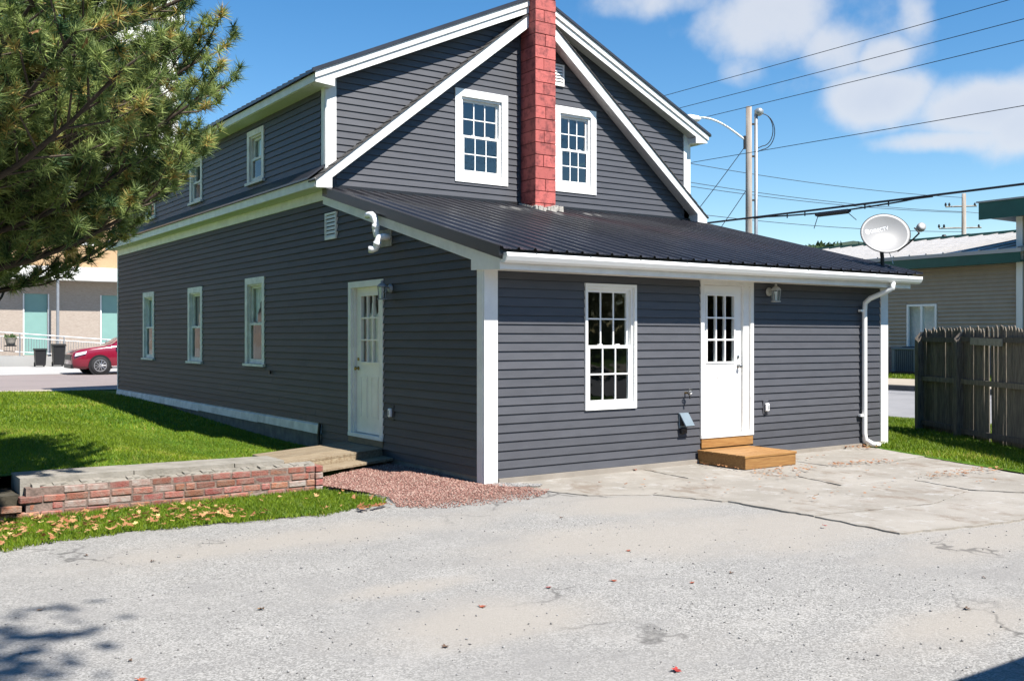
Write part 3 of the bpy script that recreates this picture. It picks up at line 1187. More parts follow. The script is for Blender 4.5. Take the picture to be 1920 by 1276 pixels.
def inner_rake(s_):
    zt = inner_z
    xe = -.26
    top = [(xe, zt(xe)), (CX, zt(CX))]
    brd = [(xe, zt(xe)), (CX, zt(CX)), (CX, zt(CX) - .225), (-.005, zt(-.005) - .155), (-.005, 3.945), (xe, 3.932)]
    MB().prism([(sx(s_, a), b) for a, b in brd], lambda a, b, t: (a, t, b), YF, YF + .026).build('rake_board', 'trim', house)
    sof = [(xe + .02, zt(xe) - .11), (CX, zt(CX) - .19), (CX, zt(CX) - .17), (xe + .02, zt(xe) - .09)]
    sof = [(-.02, zt(-.02) - .165), (CX, zt(CX) - .185), (CX, zt(CX) - .165), (-.02, zt(-.02) - .145)]
    MB().prism([(sx(s_, a), b) for a, b in sof], lambda a, b, t: (a, t, b), YF + .027, GY - .024).build('rake_soffit', 'soffit', house)
    MB().prism([(sx(s_, a), b) for a, b in ((xe + .004, 3.936), (-.006, 3.95), (-.006, zt(0) - .16), (xe + .004, zt(xe) - .01))], lambda a, b, t: (a, t, b), YF + .027, GY - .002).build('rake_return', 'trim_old', house)
    # shingle courses of the stub of old roof that shows above the rake
    m = 26
    for k in range(m):
        a, b = xe - .03 + (CX - xe) * k / m, xe - .03 + (CX - xe) * (k + 1) / m
        za, zb_ = zt(a), zt(min(b, CX))
        MB().prism([(sx(s_, q), w) for q, w in ((a, za + .004), (min(b, CX), zb_ + .002), (min(b, CX), zb_ + .014), (a, za + .028))], lambda q, w, t: (q, t, w), YF - .022, GY - .003).build('shingle', 'shingle', house)


both(inner_rake)


def outer_rake(s_):
    zt = outer_z
    xe = -.285
    brd = [(xe, zt(xe) + .02), (CX, zt(CX) + .02), (CX, zt(CX) - .085), (xe, zt(xe) - .075)]
    MB().prism([(sx(s_, a), b) for a, b in brd], lambda a, b, t: (a, t, b), YF - .022, YF + .002).build('rake_crown', 'trim', house)
    brd = [(xe + .012, zt(xe) - .01), (CX, zt(CX) - .01), (CX, zt(CX) - .20), (.04, zt(.04) - .185), (.04, 5.47), (xe + .012, 5.495)]
    MB().prism([(sx(s_, a), b) for a, b in brd], lambda a, b, t: (a, t, b), YF + .003, YF + .026).build('rake_board', 'trim', house)
    sof = [(.02, zt(.02) - .175), (CX, zt(CX) - .185), (CX, zt(CX) - .165), (.02, zt(.02) - .155)]
    MB().prism([(sx(s_, a), b) for a, b in sof], lambda a, b, t: (a, t, b), YF + .027, GY - .024).build('rake_soffit', 'soffit', house)
    MB().prism([(sx(s_, a), b) for a, b in ((xe + .016, 5.50), (.035, 5.475), (.035, zt(.03) - .19), (xe + .016, zt(xe) - .03))], lambda a, b, t: (a, t, b), YF + .027, GY - .002).build('rake_return', 'trim', house)
    # metal roof of the dormer
    a0, a1 = xe - .05, CX
    r = MB().prism([(sx(s_, q), w) for q, w in ((a0, zt(a0) + .022), (a1, zt(a1) + .022), (a1, zt(a1) + .062), (a0, zt(a0) + .062))], lambda q, w, t: (q, t, w), YF - .045, LEN + .25).build('dormer_roof', 'metal_black', house)
    rb = MB()
    y = YF - .03
    while y < LEN + .2:
        for_ = [(a0, zt(a0) + .0625), (a1, zt(a1) + .0625), (a1, zt(a1) + .082), (a0, zt(a0) + .082)]
        rb.prism([(sx(s_, q), w) for q, w in for_], lambda q, w, t: (q, t, w), y, y + .03)
        y += pitch
    stuff(rb.build('roof_ribs', 'metal_black', r))
    # eave fascia and soffit down the length of the dormer
    xs = sorted((sx(s_, xe), sx(s_, xe + .022)))
    MB().box(xs[0], xs[1], YF + .027, LEN + .22, 5.50, zt(xe) - .005).build('eave_fascia', 'trim_old', house)
    xs = sorted((sx(s_, xe + .024), sx(s_, -.002)))
    MB().box(xs[0], xs[1], GY - .0, LEN + .2, 5.49, 5.51).build('eave_soffit', 'soffit', house)


both(outer_rake)


def pent(s_):
    """eave band between the storeys along each side"""
    xe = -.27
    xs = sorted((sx(s_, xe), sx(s_, xe + .024)))
    MB().box(xs[0], xs[1], YF + .03, LEN + .22, 3.945, 4.075).build('eave_fascia', 'trim_old', house)
    xs = sorted((sx(s_, xe + .026), sx(s_, -.03)))
    MB().box(xs[0], xs[1], GY + .0, LEN + .2, 3.94, 3.96).build('eave_soffit', 'soffit', house)
    xs = sorted((sx(s_, -.03), sx(s_, -.002)))
    MB().box(xs[0], xs[1], GY + .03, LEN, 3.79, 3.938).build('frieze_board', 'trim_old', house)
    MB().prism([(sx(s_, a), b) for a, b in ((xe - .035, 4.075), (-.003, 4.31), (-.003, 4.345), (xe - .035, 4.105))], lambda a, b, t: (a, t, b), GY - .001, LEN + .25).build('eave_roof', 'metal_black', house)


both(pent)

# --- chimney of painted block, each course laid block by block
chim = MB().box(CH[0] + .006, CH[1] - .006, 3.953, GY - .001, 3.85, 8.55).build('chimney', 'mortar_red', house)
z, k = 3.78, 0
while z < 8.5:
    h = .205 - .009
    if k % 2:
        cs = [(CH[0], CH[1])]
    else:
        m_ = CH[0] + (CH[1] - CH[0]) * (.44 + .05 * math.sin(k))
        cs = [(CH[0], m_ - .0045), (m_ + .0045, CH[1])]
    for a, b in cs:
        j = random.uniform(-.003, .003)
        MB().box(a + j, b + j, 3.94 + random.uniform(-.004, .003), GY - .004, z, z + h).build('block', 'chimney_paint', chim, bevel=.006)
    z += .205
    k += 1
fl = MB()
for i in range(26):
    t = i / 25
    x = CH[0] - .05 + t * .55
    hh = random.uniform(.03, .10)
    fl.prism([(x - .03, lean_z(3.9) - .02), (x + .03, lean_z(3.9) - .02), (x + .022, lean_z(3.93) + hh), (x - .018, lean_z(3.93) + hh * .8)],
             lambda a, b, q: (a, q, b), 3.87 + random.uniform(-.05, .01), 3.95)
for i in range(14):
    y = 3.95 + i * .031
    fl.obox((CH[0] - .02, y, lean_z(y) + .02), (.06, .06, random.uniform(.03, .06)), random.uniform(0, 1))
fl.build('mortar_skirt', 'mortar_white', chim)
MB().box(CH[0] - .034, CH[0] - .018, GY - .026, GY - .001, 4.0, 7.25).build('channel', 'siding', gable_wall)

# --- windows


def window(F, o, parent, casing=.1, mat='vinyl', cols=3, rows=2, sill=True, gl='glass', depth=.09, label=None, cn=.028, grid=True, jamb=.03):
    u0, u1, z0, z1 = o
    fr = MB()
    c = casing
    fbox(fr, F, u0, u0 + c, z0, z1, -.0, cn)
    fbox(fr, F, u1 - c, u1, z0, z1, -.0, cn)
    fbox(fr, F, u0 + c, u1 - c, z1 - c, z1, -.0, cn)
    if not sill:
        fbox(fr, F, u0 + c, u1 - c, z0, z0 + c, -.0, cn)
    w = fr.build('window', mat, parent)
    if label:
        w['label'] = label
    if sill:
        s = MB()
        fbox(s, F, u0 - .03, u1 + .03, z0 - .0, z0 + .045, -.05, cn + .035)
        s.build('sill', mat, w)
    zb = z0 + (.046 if sill else c)
    a0, a1, b0, b1 = u0 + c, u1 - c, zb, z1 - c
    # jamb liner
    j = MB()
    fbox(j, F, a0, a0 + jamb, b0, b1, -depth, -.002)
    fbox(j, F, a1 - jamb, a1, b0, b1, -depth, -.002)
    fbox(j, F, a0 + jamb, a1 - jamb, b1 - jamb, b1, -depth, -.002)
    fbox(j, F, a0 + jamb, a1 - jamb, b0, b0 + jamb * .8, -depth, -.002)
    j.build('jamb', mat, w)
    a0, a1, b0, b1 = a0 + jamb, a1 - jamb, b0 + jamb * .8, b1 - jamb
    mid = (b0 + b1) / 2
    st = .038
    for up in (0, 1):
        p0, p1 = (b0, mid + .02) if not up else (mid - .02, b1)
        n0, n1 = (-.045, -.012) if not up else (-.085, -.052)
        s = MB()
        bt = .055 if not up else st
        fbox(s, F, a0, a0 + st, p0, p1, n0, n1)
        fbox(s, F, a1 - st, a1, p0, p1, n0, n1)
        fbox(s, F, a0 + st, a1 - st, p0, p0 + bt, n0, n1)
        fbox(s, F, a0 + st, a1 - st, p1 - st, p1, n0, n1)
        so_ = s.build('sash', mat, w)
        g0, g1, h0, h1 = a0 + st, a1 - st, p0 + bt, p1 - st
        nm = (n0 + n1) / 2
        if grid:
            m = MB()
            for i in range(1, cols):
                x = g0 + (g1 - g0) * i / cols
                fbox(m, F, x - .009, x + .009, h0, h1, nm - .006, nm + .010)
            for i in range(1, rows):
                zz = h0 + (h1 - h0) * i / rows
                fbox(m, F, g0, g1, zz - .009, zz + .009, nm - .005, nm + .0115)
            m.build('muntin', mat, w)
        cc, rr = (cols, rows) if grid else (1, 1)
        for i in range(cc):
            for q in range(rr):
                x0, x1 = g0 + (g1 - g0) * i / cc, g0 + (g1 - g0) * (i + 1) / cc
                y0, y1 = h0 + (h1 - h0) * q / rr, h0 + (h1 - h0) * (q + 1) / rr
                t = [random.uniform(-.0002, .0002) for _ in range(3)]
                pane(F, x0, x1, y0, y1, nm, gl, w, t)
        if not up:
            for xx in (.3, .7):
                l = MB()
                x = a0 + (a1 - a0) * xx
                fbox(l, F, x - .03, x + .03, p1, p1 + .016, n0 + .004, n1 - .002)
                l.build('sash_lock', mat, w)
    return w


window(rearF, REAR_WIN, house, casing=.038, sill=False, cn=.034)
# the two gable windows have wide flat casings
for o in GW:
    window(gableF, o, house, casing=.125, sill=False, cn=.032, mat='vinyl', jamb=.035, gl='glass_sky')
for o, lb in zip(LW, (None, None, None)):
    window(leftF, o, house, casing=.115, mat='casing_old', grid=False, gl='glass_side', cn=.03, jamb=.03)
for o in UW:
    window(leftF, o, house, casing=.10, mat='casing_old', grid=False, gl='glass_side', cn=.03)


def curtain(o, mat, zlo, zhi, u_lo=0., u_hi=1., n=-.118, swag=False):
    mb = MB()
    m = 26
    u0, u1 = o[0] + .15 + (o[1] - o[0] - .3) * u_lo, o[0] + .15 + (o[1] - o[0] - .3) * u_hi
    vs, fs = [], []
    for i in range(m + 1):
        t = i / m
        u = u0 + (u1 - u0) * t
        d = n + .010 * math.sin(t * 34) + .004 * math.sin(t * 71)
        zl = zlo + (.42 * max(0, 1 - abs(t - .5) * 2.6) ** .7 if swag else .02 * math.sin(t * 40))
        vs += [leftF(u, zl, d), leftF(u, zhi, d * .98)]
    for i in range(m):
        fs.append((2 * i, 2 * i + 2, 2 * i + 3, 2 * i + 1))
    mb.v, mb.f = vs, fs
    return mb.build('curtain', mat, house)


curtain(LW[0], 'curtain', 1.98, 2.62, swag=True)
curtain(LW[1], 'blind_pink', 1.96, 2.62)
curtain(LW[2], 'curtain', 1.95, 2.62)
for o in UW[:1]:
    curtain(o, 'curtain', 4.9, 5.26)

# --- doors


def door_unit(F, o, parent, trim, slab, slab_u, sill_z, top, knob_u, knob_mat, gu, gz, cas):
    u0, u1, z0, z1 = o
    fr = MB()
    s0, s1 = slab_u
    fbox(fr, F, u0, u0 + cas, sill_z - .05, z1, 0, .03)
    fbox(fr, F, u1 - cas, u1, sill_z - .05, z1, 0, .03)
    fbox(fr, F, u0 + cas, u1 - cas, z1 - cas * .9, z1, 0, .03)
    d = fr.build('door_frame', trim, parent)
    j = MB()
    fbox(j, F, u0 + cas, s0 - .002, sill_z, z1 - cas * .9, -.118, -.0)
    fbox(j, F, s1 + .002, u1 - cas, sill_z, z1 - cas * .9, -.118, -.0)
    fbox(j, F, s0, s1, top + .003, z1 - cas * .9, -.118, -.0)
    j.build('jamb', trim, d)
    t = MB()
    fbox(t, F, u0 + .01, u1 - .01, sill_z - .05, sill_z - .002, -.11, .04)
    t.build('threshold', trim, d)
    # slab with a real opening for the lights
    n0, n1 = -.085, -.045
    sb = MB()
    g0, g1 = gu
    h0, h1 = gz
    fbox(sb, F, s0, g0, sill_z + .008, top, n0, n1)
    fbox(sb, F, g1, s1, sill_z + .008, top, n0, n1)
    fbox(sb, F, g0, g1, sill_z + .008, h0, n0, n1)
    fbox(sb, F, g0, g1, h1, top, n0, n1)
    slab_o = sb.build('door', slab, parent)
    # moulding round the lights
    m = MB()
    for a, b, c_, e_ in ((g0 - .022, g0, h0 - .022, h1 + .022), (g1, g1 + .022, h0 - .022, h1 + .022), (g0, g1, h0 - .022, h0), (g0, g1, h1, h1 + .022)):
        fbox(m, F, a, b, c_, e_, n1, n1 + .012)
    m.build('moulding', slab, slab_o)
    mu = MB()
    for i in (1, 2):
        x = g0 + (g1 - g0) * i / 3
        fbox(mu, F, x - .011, x + .011, h0, h1, n0 + .006, n1 + .006)
        zz = h0 + (h1 - h0) * i / 3
        fbox(mu, F, g0, g1, zz - .011, zz + .011, n0 + .007, n1 + .007)
    mu.build('muntin', slab, slab_o)
    for i in range(3):
        for q in range(3):
            x0, x1 = g0 + (g1 - g0) * i / 3, g0 + (g1 - g0) * (i + 1) / 3
            y0, y1 = h0 + (h1 - h0) * q / 3, h0 + (h1 - h0) * (q + 1) / 3
            pane(F, x0, x1, y0, y1, -.066, 'glass', slab_o)
    # two embossed panels: raised bead outline and field
    w = s1 - s0
    for a, b in ((s0 + w * .17, s0 + w * .43), (s0 + w * .57, s0 + w * .83)):
        p = MB()
        c0, c1 = sill_z + .22, h0 - .20
        for q in ((a, b, c0, c0 + .018), (a, b, c1 - .018, c1), (a, a + .018, c0 + .018, c1 - .018), (b - .018, b, c0 + .018, c1 - .018)):
            fbox(p, F, *q, n1, n1 + .007)
        fbox(p, F, a + .035, b - .035, c0 + .035, c1 - .035, n1, n1 + .005)
        p.build('panel', slab, slab_o)
    kn = MB()
    kz = sill_z + .92
    c = Vector(F(knob_u, kz, n1))
    nn = Vector(F(0, 0, 1)) - Vector(F(0, 0, 0))
    M = nn.to_track_quat('Z', 'Y').to_matrix()
    kn.lathe([(.028, 0), (.028, .008), (.010, .012), (.010, .035), (.026, .042), (.028, .058), (.015, .068)], c, 12, M=M)
    kn.build('knob', knob_mat, slab_o, smooth=True)
    lk = MB()
    lk.lathe([(.024, 0), (.024, .012), (.008, .016)], Vector(F(knob_u, kz + .13, n1)), 12, M=M)
    lk.build('deadbolt', knob_mat, slab_o)
    return d


door_unit(rearF, REAR_DOOR, house, 'trim', 'door', (3.565, 4.355), .385, 2.42, 4.29, 'steel', (3.675, 4.205), (1.37, 2.28), .065)
door_unit(leftF, LEFT_DOOR, house, 'trim_old', 'door_old', (2.60, 3.42), .345, 2.42, 3.355, 'brass', (2.72, 3.26), (1.36, 2.29), .095)
b = MB()
fbox(b, rearF, 3.50, 4.52, .205, .332, .0, .028)
b.build('door_sill_board', 'wood_new', house)
b = MB()
fbox(b, leftF, 2.475, 3.551, .205, .292, .0, .03)
b.build('door_sill_board', 'wood_sill', house)
# lace curtain behind the side door lights
lace = MB()
for i in range(9):
    u = 2.70 + i * .07
    lace.add([leftF(u, 1.3, -.14 - .02 * (i % 2)), leftF(u + .07, 1.3, -.14 - .02 * ((i + 1) % 2)), leftF(u + .07, 2.12 + .1 * math.sin(i * 1.7), -.14 - .02 * ((i + 1) % 2)), leftF(u, 2.12 + .1 * math.sin(i * 1.7 - 1.7), -.14 - .02 * (i % 2))], [(0, 1, 2, 3)])
lace.build('curtain', 'curtain', house)


# --- louvred vents
def vent(F, u0, u1, z0, z1, mat, parent):
    m = MB()
    t = .028
    fbox(m, F, u0, u0 + t, z0, z1, .0, .045)
    fbox(m, F, u1 - t, u1, z0, z1, .0, .045)
    fbox(m, F, u0 + t, u1 - t, z0, z0 + t, .0, .045)
    fbox(m, F, u0 + t, u1 - t, z1 - t, z1, .0, .045)
    v = m.build('vent', mat, parent)
    b_ = MB()
    fbox(b_, F, u0 + t, u1 - t, z0 + t, z1 - t, .018, .022)
    b_.build('backing', 'room_dark', v)
    n = 6
    for k in range(n):
        za = z0 + t + (z1 - z0 - 2 * t) * k / n
        h = (z1 - z0 - 2 * t) / n
        p = [F(u0 + t, za, .042), F(u1 - t, za, .042), F(u1 - t, za + .012, .042), F(u0 + t, za + .012, .042),
             F(u0 + t, za + h * .62, .024), F(u1 - t, za + h * .62, .024), F(u1 - t, za + h * .62 + .01, .026), F(u0 + t, za + h * .62 + .01, .026)]
        MB().hexa([p[0], p[1], p[5], p[4], p[3], p[2], p[6], p[7]]).build('louvre', mat, v)
    return v


vent(leftF, 3.94, 4.33, 3.17, 3.57, 'trim_old', house)
vent(gableF, 4.22, 4.545, 6.15, 6.53, 'trim', house)

# --- small fittings on the walls: each its own thing


def lantern(name, F, u, z, label, mat):
    t = thing(name, F(u, z, .02), label, 'wall lantern', 'porch lanterns on the house walls')
    nn = Vector(F(0, 0, 1)) - Vector(F(0, 0, 0))
    uu = Vector(F(1, 0, 0)) - Vector(F(0, 0, 0))
    M = nn.to_track_quat('Z', 'Y').to_matrix()
    under(MB().lathe([(.062, 0), (.062, .012), (.050, .028), (.018, .034)], F(u, z, .018), 14, M=M).build('back_plate', mat, None, True), t)
    under(MB().tube([F(u, z, .04), F(u, z + .03, .09), F(u, z + .04, .135)], .011, 6).build('arm', mat, None, True), t)
    c = Vector(F(u, z, .15))
    under(MB().lathe([(.014, .105), (.020, .082), (.012, .075), (.050, .052), (.072, .028), (.072, .018)], c, 8).build('cap', mat), t)
    under(MB().lathe([(.070, -.150), (.070, -.138), (.055, -.136)], c, 8).build('base_ring', mat), t)
    under(MB().lathe([(.046, -.137), (.058, .018)], c, 8).build('glass', 'lantern_glass'), t)
    for k in range(6):
        a = math.pi * 2 * k / 6
        d = Vector((math.cos(a), math.sin(a), 0))
        under(MB().tube([c + d * .050 + Vector((0, 0, -.138)), c + d * .063 + Vector((0, 0, .020))], .0055, 4).build('bar', mat), t)
    under(MB().lathe([(.014, -.13), (.016, -.04), (.024, -.03), (.024, .0)], c, 8).build('bulb', 'curtain'), t)
    return t


lantern('wall_lantern', rearF, 4.86, 2.36, 'cream lantern on the sunlit rear wall right of the white door', 'fixture')
lantern('wall_lantern', leftF, 2.26, 2.36, 'grey lantern beside the shaded side door', 'fixture_old')
for F, u, z, lb in ((rearF, 4.79, .71, 'white outdoor outlet cover low on the sunlit rear wall beside the wooden step'), (leftF, 2.22, .70, 'white outdoor outlet cover low on the shaded side wall')):
    t = thing('outlet_box', F(u, z, .02), lb, 'outlet', 'outdoor outlets on the house walls')
    m = MB()
    fbox(m, F, u - .055, u + .055, z - .10, z + .10, .006, .030)
    under(m.build('mounting_block', 'siding_old' if F is leftF else 'siding', None, bevel=.004), t)
    m = MB()
    fbox(m, F, u - .034, u + .034, z - .058, z + .058, .030, .075)
    under(m.build('cover', 'vinyl', None, bevel=.012), t)
    m = MB()
    fbox(m, F, u - .010, u + .010, z - .03, z + .03, .075, .078)
    under(m.build('socket', 'fixture_old'), t)

t = thing('dryer_vent', rearF(3.15, .55, .02), 'blue-grey dryer vent hood with open flap low on rear wall', 'vent')
m = MB()
fbox(m, rearF, 3.075, 3.235, .50, .70, .015, .034)
under(m.build('back_plate', 'dryer_vent', None, bevel=.004), t)
m = MB()
m.hexa([rearF(3.09, .53, .035), rearF(3.22, .53, .035), rearF(3.22, .69, .035), rearF(3.09, .69, .035), rearF(3.10, .55, .07), rearF(3.21, .55, .07), rearF(3.21, .68, .05), rearF(3.10, .68, .05)])
under(m.build('duct', 'black_plastic'), t)
m = MB()
m.hexa([rearF(3.075, .685, .036), rearF(3.235, .685, .036), rearF(3.25, .52, .135), rearF(3.09, .52, .135), rearF(3.075, .70, .042), rearF(3.235, .70, .042), rearF(3.25, .535, .147), rearF(3.09, .535, .147)])
under(m.build('flap', 'dryer_vent'), t)
m = MB()
fbox(m, rearF, 3.10, 3.20, .425, .50, .02, .06)
under(m.build('duct_end', 'dark_iron', None, bevel=.006), t)

t = thing('garden_tap', rearF(3.2, .95, .02), 'small brass garden tap sticking out of rear wall left of door', 'tap')
under(MB().tube([rearF(3.2, .965, .0), rearF(3.2, .965, .09)], .012, 8).build('pipe', 'brass'), t)
under(MB().tube([rearF(3.2, .975, .075), rearF(3.2, .93, .105), rearF(3.2, .89, .11)], .013, 8).build('spout', 'dark_iron'), t)
hw = MB()
for k in range(8):
    a = k * math.pi / 4
    hw.tube([rearF(3.2 + .035 * math.cos(a), .99 + .035 * math.sin(a), .115), rearF(3.2 + .035 * math.cos(a + math.pi / 4), .99 + .035 * math.sin(a + math.pi / 4), .115)], .006, 5)
    if k % 2 == 0:
        hw.tube([rearF(3.2, .99, .115), rearF(3.2 + .035 * math.cos(a), .99 + .035 * math.sin(a), .115)], .004, 4)
under(hw.build('hand_wheel', 'steel'), t)

# flue pipes on the side wall
t = thing('flue_pipe', leftF(2.5, 2.95, .05), 'pair of white plastic flue pipe elbows on the side wall under the eave', 'pipe')
m = MB()
fbox(m, leftF, 2.23, 2.60, 2.93, 3.16, .012, .03)
under(m.build('wall_plate', 'plate_tan'), t)


def arc_pipe(pts, r):
    return MB().tube(pts, r, 12)


under(arc_pipe([(-.02, 2.44, 3.06), (-.09, 2.45, 3.06), (-.125, 2.46, 3.085), (-.135, 2.47, 3.14), (-.135, 2.47, 3.26), (-.14, 2.50, 3.33), (-.145, 2.57, 3.37), (-.15, 2.64, 3.375), (-.155, 2.70, 3.37)], .046).build('pipe', 'pvc', None, True), t)
under(arc_pipe([(-.02, 2.30, 3.05), (-.12, 2.30, 3.05), (-.165, 2.31, 3.035), (-.185, 2.32, 2.99), (-.19, 2.33, 2.93), (-.20, 2.35, 2.895), (-.23, 2.38, 2.88), (-.27, 2.41, 2.88)], .046).build('pipe', 'pvc', None, True), t)
for c, d in (((-.135, 2.47, 3.20), (0, 0, 1)), ((-.188, 2.325, 2.955), (0, 0, 1))):
    M = Vector(d).to_track_quat('Z', 'Y').to_matrix()
    under(MB().lathe([(.053, -.03), (.053, .03)], c, 12, M=M).build('coupling', 'pvc', None, True), t)
M = Vector((-.8, .6, 0)).to_track_quat('Z', 'Y').to_matrix()
under(MB().lathe([(.034, 0), (.034, .006)], (-.2675, 2.4085, 2.88), 12, M=M).build('bore', 'room_dark'), t)

# small cable box under the eave rake is left as bare trim; weathered knob low on the wall
MB().lathe([(.03, 0), (.03, .03)], (-.03, 6.55, 1.12), 8, axis='X').build('cable_grommet', 'black_plastic', house)

# ------------------------------------------------------------------ timber steps


class T:
    """a thing: Empty at its base, parts given in world coordinates"""

    def __init__(s, name, loc, label, cat, group=None):
        s.o = thing(name, loc, label, cat, group)

    def add(s, mb, name, mat, smooth=False, bevel=0., of=None):
        p = mb.build(name, mat, None, smooth, bevel)
        return under(p, of if of is not None else s.o)


t = T('rear_step', (3.9, -.45, .02), 'new yellow pine box step in front of the white rear door', 'step')
for k in range(6):
    y0 = -.885 + k * .142
    t.add(MB().box(3.405, 4.415, y0 + .002, y0 + .138, .155, .190 + random.uniform(-.001, .001)), 'plank', 'wood_new', bevel=.004)
t.add(MB().box(3.42, 4.40, -.875, -.838, .012, .1545), 'skirt_board', 'wood_new', bevel=.003)
t.add(MB().box(3.42, 3.457, -.836, -.035, .012, .1545), 'skirt_board', 'wood_new', bevel=.003)
t.add(MB().box(4.363, 4.40, -.836, -.035, .012, .1545), 'skirt_board', 'wood_new', bevel=.003)

t = T('side_landing', (-.9, 2.6, .02), 'weathered plank landing with a low step outside the shaded side door', 'landing')
ud = Vector((-.915, -.403, 0))


def strip(a, b, length, z0, z1, s0=0.):
    A, B = Vector((-.03, a, 0)), Vector((-.03, b, 0))
    q = [A + ud * s0, A + ud * length, B + ud * length, B + ud * s0]
    return MB().hexa([(p.x, p.y, z0) for p in q] + [(p.x, p.y, z1) for p in q])


for k in range(8):
    a = 2.47 + k * .1375
    t.add(strip(a + .003, a + .1345, 1.86 + random.uniform(-.012, .012), .166, .202 + random.uniform(-.0015, .0015)), 'plank', 'wood_deck', bevel=.004)
t.add(strip(2.475, 2.515, 1.84, .03, .165), 'rim_board', 'wood_deck')
t.add(strip(3.53, 3.565, 1.84, .0, .165), 'rim_board', 'wood_deck')
e0, e1 = Vector((-.03, 2.52, 0)) + ud * 1.80, Vector((-.03, 3.53, 0)) + ud * 1.80
t.add(MB().hexa([(p.x, p.y, z) for z in (.0, .165) for p in (e0, e0 + ud * .038, e1 + ud * .038, e1)]), 'rim_board', 'wood_deck')
t.add(strip(2.315, 2.455, 1.58, .068, .104), 'step_tread', 'wood_deck', bevel=.004)
t.add(strip(2.165, 2.309, 1.60, .067, .103), 'step_tread', 'wood_deck', bevel=.004)
for s0 in (.12, .78, 1.45):
    t.add(strip(2.20, 2.45, s0 + .06, .0, .066, s0), 'tread_support', 'wood_sill')

# ------------------------------------------------------------------ low brick wall with concrete coping
bw = T('brick_wall', (-3.2, 1.05, 0), 'low crumbling red brick retaining wall below the lawn', 'brick wall')
core = bw.add(MB().box(-4.66, -1.66, 1.0065, 1.13, -.06, .238), 'mortar_core', 'mortar')
mo = MB()
for i in range(46):
    x0 = -4.6 + i * .064
    h = random.uniform(.006, .03)
    mo.hexa([(x0, 1.02 + random.uniform(0, .02), .236), (x0 + .066, 1.02, .236), (x0 + .066, 1.16, .236), (x0, 1.16, .236),
             (x0, 1.03, .238 + h), (x0 + .066, 1.035, .238 + h), (x0 + .066, 1.16, .25 + h), (x0, 1.16, .25 + h)])
bw.add(mo, 'mortar_bed', 'concrete_old')
rb = random.Random(4)
for c_ in range(4):
    z = -.058 + c_ * .0765
    x = -4.74 + (.105 if c_ % 2 else 0) + (.10 if c_ == 3 else 0)
    if c_ == 2:
        x += .02
    while x < -1.70:
        L_ = rb.choice((.200, .205, .198, .203)) if rb.random() > .12 else .098
        L_ = min(L_, -1.66 - x)
        if L_ > .04:
            loose = x < -4.35
            j = rb.uniform(-.009, .006)
            mb = MB().obox((x + L_ / 2, 1.05 + j + (rb.uniform(-.02, .01) if loose else 0), z + .033 + (rb.uniform(-.004, .004) if loose else rb.uniform(-.0015, .0015))),
                           (L_ - .002, .10, .066), rb.uniform(-.06, .06) if loose else rb.uniform(-.02, .02), rb.uniform(-.05, .05), rb.uniform(-.04, .05) if loose else rb.uniform(-.014, .014))
            bw.add(mb, 'brick', 'brick_lime' if rb.random() < .13 else 'brick', bevel=.008)
        x += L_ + rb.uniform(.008, .014)
for c_ in range(4):      # return at the door end, laid as headers
    bw.add(MB().obox((-1.615, 1.07 + rb.uniform(-.006, .006), -.025 + c_ * .0765), (.088, .19, .066), rb.uniform(-.03, .03)), 'brick', 'brick' if c_ % 2 else 'brick_lime', bevel=.006)
# loose end bricks fallen from the broken left end
for p, rz in (((-4.80, 1.02, .045), .25), ((-4.84, 1.10, -.005), -.12)):
    bw.add(MB().obox(p, (.19, .095, .066), rz, rb.uniform(-.1, .1), .06), 'brick', 'brick', bevel=.006)
kb = T('concrete_coping', (-3.4, 1.4, .1), 'rough weathered concrete coping strip on top of the brick wall', 'coping')
xs = [-4.70, -3.62, -2.55, -1.97]
for a, b in zip(xs[:-1], xs[1:]):
    P = rough_outline([(a + .006, 1.135), (b - .006, 1.13 + random.uniform(-.01, .01)), (b - .006, 1.66), (a + .006, 1.68)], .12, .012)
    zz = .318 + random.uniform(-.006, .006)
    kb.add(MB().prism(P, lambda u_, w_, q: (u_, w_, q), .05, zz), 'coping_slab', 'concrete_old')
kb.add(MB().prism(rough_outline([(-9.0, 1.22), (-4.90, 1.20), (-4.86, 1.66), (-9.0, 1.72)], .15, .02), lambda u_, w_, q: (u_, w_, q), -.02, .27), 'coping_slab', 'concrete_old')
kb.add(MB().prism(rough_outline([(-4.98, 1.04), (-4.70, 1.10), (-4.70, 1.66), (-4.90, 1.66)], .1, .03), lambda u_, w_, q: (u_, w_, q), -.06, .17), 'rubble', 'soil')

